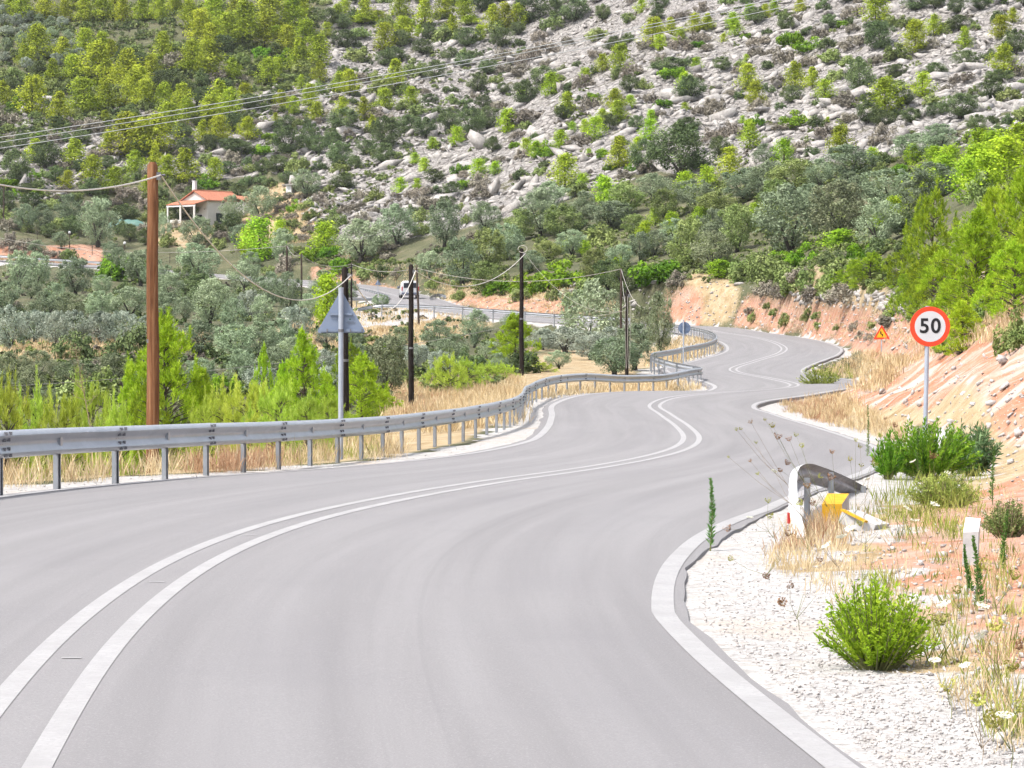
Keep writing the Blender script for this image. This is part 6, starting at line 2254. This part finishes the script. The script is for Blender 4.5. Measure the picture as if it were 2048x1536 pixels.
HM = {'b': M_HEADB, 'g': M_HEADG, 'w': M_HEADW}
HNAME = {'b': 'brown nest-like', 'g': 'yellow green', 'w': 'flat white'}
CARROTS = [  # foot x, foot y, heads: (x, y, radius px, kind)
    (1640, 1075, [(1501, 843, 4, 'b'), (1472, 858, 3, 'g'), (1481, 857, 3, 'g'), (1512, 884, 3, 'g')]),
    (1660, 1080, [(1545, 850, 5, 'g'), (1556, 872, 6, 'b'), (1578, 877, 5, 'b'), (1530, 838, 3, 'g')]),
    (1680, 1060, [(1592, 869, 4, 'g'), (1604, 891, 4, 'g'), (1575, 925, 5, 'b'), (1560, 940, 4, 'b')]),
    (1650, 1090, [(1515, 947, 3, 'g'), (1500, 921, 3, 'b'), (1457, 914, 2, 'g'), (1549, 942, 5, 'w')]),
    (1690, 1090, [(1662, 953, 7, 'b'), (1640, 952, 4, 'g'), (1614, 970, 6, 'b'), (1664, 903, 4, 'b')]),
    (1705, 1075, [(1700, 918, 4, 'g'), (1712, 880, 3, 'g'), (1723, 930, 4, 'g'), (1745, 920, 4, 'b')]),
    (1720, 1090, [(1720, 892, 4, 'g'), (1750, 927, 5, 'g'), (1735, 958, 4, 'w'), (1770, 836, 3, 'b')]),
    (1560, 1095, [(1536, 1000, 5, 'g'), (1540, 1031, 6, 'g'), (1500, 1034, 5, 'w'), (1455, 1056, 7, 'b')]),
    (1620, 1130, [(1600, 1005, 6, 'g'), (1625, 1006, 5, 'b'), (1576, 1066, 6, 'b')]),
    (1680, 1150, [(1652, 1090, 8, 'w'), (1640, 1118, 6, 'b'), (1683, 1072, 8, 'w')]),
    (1730, 1130, [(1700, 1056, 8, 'w'), (1720, 1045, 6, 'g'), (1768, 1037, 5, 'g')]),
    (1800, 1080, [(1815, 1016, 7, 'w'), (1830, 1040, 7, 'w'), (1870, 1008, 7, 'w'), (1800, 985, 5, 'g')]),
    (1880, 1010, [(1866, 910, 7, 'b'), (1826, 922, 5, 'w'), (1895, 945, 5, 'w'), (1840, 960, 4, 'b')]),
    (1545, 1160, [(1533, 1152, 6, 'b'), (1461, 1117, 5, 'g')]),
    (1600, 1260, [(1564, 1205, 7, 'b'), (1580, 1170, 7, 'b')]),
    (1900, 1250, [(1825, 1202, 12, 'w'), (1858, 1245, 10, 'w'), (1888, 1207, 11, 'w')]),
    (1990, 1240, [(1971, 1128, 12, 'g'), (1965, 1210, 10, 'w'), (2030, 1150, 9, 'g')]),
    (1930, 1380, [(1880, 1237, 13, 'g'), (1915, 1180, 8, 'g')]),
    (2000, 1400, [(1990, 1250, 12, 'g'), (2010, 1244, 8, 'w'), (1960, 1270, 9, 'w')]),
    (2030, 1480, [(2025, 1330, 12, 'g'), (2040, 1290, 9, 'b')]),
    (1900, 1440, [(1895, 1370, 12, 'g'), (1870, 1320, 9, 'w'), (1930, 1330, 10, 'w')]),
    (1960, 1530, [(1985, 1440, 15, 'g'), (1955, 1400, 12, 'g')]),
    (2020, 1535, [(2010, 1430, 13, 'w'), (2040, 1410, 12, 'g')]),
    (1790, 960, [(1790, 850, 4, 'b'), (1808, 880, 4, 'g'), (1760, 870, 4, 'g')])]
cl_ = []
for k, (fx_, fy_, heads) in enumerate(CARROTS):
    p = hit(fx_, fy_, 9)
    r = np.random.default_rng(800 + k)
    root = empty('wild_carrot', p, None, 'wildflower', 'wild carrot plants on the right verge')
    mb = MB()
    hs = [P(x, y, p[1] + r.uniform(-.35, .35)) - p for x, y, *_ in heads]
    ctr_ = np.mean(hs, 0)
    knot = ctr_ * np.array([.45, .45, .5])
    mb.tube([(0, 0, -.05), knot * .5 + np.array([.01, 0, 0]), knot], [.0022, .0019, .0016], 5, False)
    for hv in hs:
        mb.tube([knot, knot + (hv - knot) * .5 + np.array([.015 * r.normal(), 0, -.02]), hv], [.0014, .0011, .0008], 5, False)
    for q in range(3):
        a = r.uniform(0, 6.28)
        mb.tube([knot * .6, knot * .6 + np.array([math.cos(a) * .12, math.sin(a) * .12, .14])], [.002, .001], 4, False)
    mb.build('stem', M_STEMD if k % 3 == 0 else M_STEM, root)
    for (x, y, rad, kd), hv in zip(heads, hs):
        rr = rad * p[1] / F * 1.35
        o = mesh_obj('flower_head', crown_mesh('flower_head', [carrot_head(r, rr, .2 if kd == 'w' else 1.3)], HM[kd]), root, hv)
        o.rotation_euler = (r.normal() * .4, r.normal() * .4, 0)
    cl_.append((root, np.mean([h_[0] for h_ in heads]), np.mean([h_[1] for h_ in heads]), heads))
LAND_KEEP = LAND
LAND = [('the horseweed at the asphalt edge', 1420, 1030), ('the yellow concrete block', 1665, 1003), ('the concrete marker post', 1945, 1080), ('the bright spurge bush', 1750, 1260), ('the 50 sign post', 1852, 880), ('the bottom right photo corner', 2048, 1536), ('the bent guardrail end', 1605, 960), ('the vivid broom bush', 1870, 930)]
name_all([(o, x, y) for o, x, y, _ in cl_], 'thin-stemmed wild carrot')
# individual loose stones
st_ = []
for k, (px, py, w_) in enumerate(((1985, 1292, 60), (1885, 1112, 34), (1940, 1182, 46), (1700, 1122, 40), (1850, 980, 26), (1880, 918, 22), (1600, 1140, 26), (1990, 1340, 44), (1905, 1300, 40), (1925, 1055, 24), (2020, 1370, 50), (1840, 1130, 24), (1760, 1160, 28), (1960, 1460, 46), (1920, 975, 26), (1800, 1180, 30))):
    p = hit(px, py, 9)
    s = p[1] / F
    V, Fc = hull_block(600 + k, .6, 18)
    o = mesh_obj('loose_stone', raw_mesh('loose_stone', V * w_ / 2 * s, Fc, M_STONE), None, p)
    o.rotation_euler = (0, .2, k * 1.3)
    tag(o, None, 'stone', 'loose stones on the red soil')
    st_.append((o, px, py))
name_all(st_, 'pale loose stone')
LAND = LAND_KEEP


def pebbles(name, zones, mat, label, seed):
    P0, S = [], []
    for poly, n, ymin, (s0, s1) in zones:
        for p in scatter_poly(poly, n, ymin):
            if road_clear(p[0], p[1]) > .24:
                P0.append(p)
                S.append(rng.uniform(0, 1) ** 4 * (s1 - s0) + s0)
    return merge_rocks(name, P0, S, mat, label, seed, .5, .1)


pebbles('loose_rubble', [([(1600, 1080), (2048, 930), (2048, 1536), (1930, 1440), (1650, 1200)], 1700, 9, (.01, .075)), ([(1700, 800), (1850, 740), (2048, 690), (2048, 960), (1860, 900)], 420, 35, (.03, .2)),  ([(1720, 790), (1850, 735), (2048, 690), (2048, 940), (1880, 890)], 45, 35, (.12, .4)), ([(1420, 560), (1830, 620), (1850, 720), (1620, 670), (1420, 650)], 520, 100, (.12, .5)),
                         ([(1300, 590), (1420, 570), (1420, 650), (1310, 645)], 160, 100, (.12, .45)), ([(870, 602), (1110, 602), (1250, 620), (1250, 642), (880, 612)], 200, 100, (.12, .5)), ([(0, 490), (210, 500), (210, 525), (0, 515)], 120, 200, (.15, .5)), ([(620, 540), (780, 570), (780, 582), (640, 562)], 90, 200, (.15, .5))], M_STONE, 'pale stones and rubble on the red soil', 31)
pebbles('gravel', [([(1340, 1180), (1420, 1100), (1600, 1120), (1900, 1390), (2048, 1480), (2048, 1536), (1720, 1536), (1480, 1340)], 9500, 9, (.005, .032)), ([(1430, 1080), (1600, 1000), (1640, 1080), (1500, 1110)], 500, 12, (.008, .035)),
                   ([(0, 975), (300, 955), (640, 930), (1000, 870), (1000, 890), (640, 952), (0, 1010)], 900, 25, (.012, .05))], M_STONE, 'white gravel along the verges', 32)

# dead branched stalk behind the rail, left of the brown pole
p = gpt(185, 47)
root = empty('dry_flower_stalk', p, 'tall leggy dry flower stalk with thin bare side branches left of the brown pole', 'dry plant')
mb = MB()
top_ = P(150, 692, 47) - p
st0 = P(182, 860, 47) - p
mb.tube([(0, 0, -.1), st0 * .6, st0, st0 * .4 + top_ * .6, top_], [.014, .012, .010, .006, .002], 6)
r = np.random.default_rng(9)
for k in range(26):
    f = r.uniform(.25, .97)
    o = st0 * (1 - f) + top_ * f
    a = r.uniform(0, 6.28)
    L = .5 * (1.1 - f) * r.uniform(.6, 1.2)
    e = o + np.array([math.cos(a) * L, math.sin(a) * L * .6, L * .55])
    mb.tube([o, (o + e) / 2 - [0, 0, .03], e], [.005, .004, .0015], 4, False)
    for q in range(2):
        o2 = o + (e - o) * r.uniform(.4, .9)
        mb.tube([o2, o2 + np.array([r.normal() * .07, r.normal() * .05, .09])], [.002, .001], 4, False)
mb.build('stalk', M_STEMD, root)
# ---------------------------------------------------------------- camera, light, world
cam = bpy.data.cameras.new('camera')
cam.sensor_width = 36.0
cam.lens = F / 2048 * 36.0
cam.clip_start = 0.1
cam.clip_end = 3000
co = bpy.data.objects.new('camera', cam)
co.location = CAM
co.rotation_euler = (math.pi / 2 - PITCH, 0, 0)
link(co)
scene.camera = co
EL, AZ = math.radians(58), math.radians(238)  # sun from behind-left of the camera, azimuth clockwise from +Y
world = bpy.data.worlds.new('World')
scene.world = world
world.use_nodes = True
wt_ = world.node_tree
bg = wt_.nodes['Background']
sky = wt_.nodes.new('ShaderNodeTexSky')
sky.sky_type = 'NISHITA'
sky.sun_disc = False
sky.sun_elevation = EL
sky.sun_rotation = AZ
sky.air_density = 1.0
sky.dust_density = 3.0
hs_ = wt_.nodes.new('ShaderNodeHueSaturation')
hs_.inputs['Saturation'].default_value = 0.45
wt_.links.new(sky.outputs[0], hs_.inputs['Color'])
wt_.links.new(hs_.outputs[0], bg.inputs['Color'])
bg.inputs['Strength'].default_value = 0.145
sun = bpy.data.lights.new('sun', 'SUN')
sun.energy = SUN_E
sun.angle = math.radians(SUN_A)
sun.color = (1.0, 0.955, 0.9)
so = bpy.data.objects.new('sun', sun)
dv = Vector((math.sin(AZ) * math.cos(EL), math.cos(AZ) * math.cos(EL), math.sin(EL)))
so.rotation_euler = (-dv).to_track_quat('-Z', 'Y').to_euler()
link(so)
vs = scene.view_settings
scene.display_settings.display_device = 'sRGB'
vs.view_transform = 'Standard'
vs.look = 'None'
vs.exposure = EXPO
vs.gamma = 1.0
vs.use_curve_mapping = False
scene.cycles.max_bounces = 4
scene.cycles.diffuse_bounces = 2
scene.cycles.use_adaptive_sampling = True
scene.cycles.adaptive_threshold = 0.03
scene.cycles.transmission_bounces = 4
scene.cycles.transparent_max_bounces = 6
scene.cycles.use_denoising = True
scene.cycles.sample_clamp_indirect = 6

# ---------------------------------------------------------------- the thin summer haze over the valley
hz = NT('summer_haze')
pv = hz.n('ShaderNodeVolumePrincipled')
pv.inputs['Color'].default_value = (0.93, 0.94, 0.95, 1)
pv.inputs['Density'].default_value = HAZE_D
pv.inputs['Anisotropy'].default_value = 0.2
hz.l(pv.outputs['Volume'], hz.out.inputs['Volume'])
zlo, zhi = float(H.min()) - 2.0, float(H.max()) + 25.0
xm = float(np.abs(fx).max()) + 10
mb = MB()
mb.box((0, 415, (zlo + zhi) / 2), (2 * xm, 960, zhi - zlo))
tag(mb.build('haze', hz.m), 'thin pale summer haze over the valley', 'haze', None, 'stuff')
scene.cycles.volume_bounces = 0
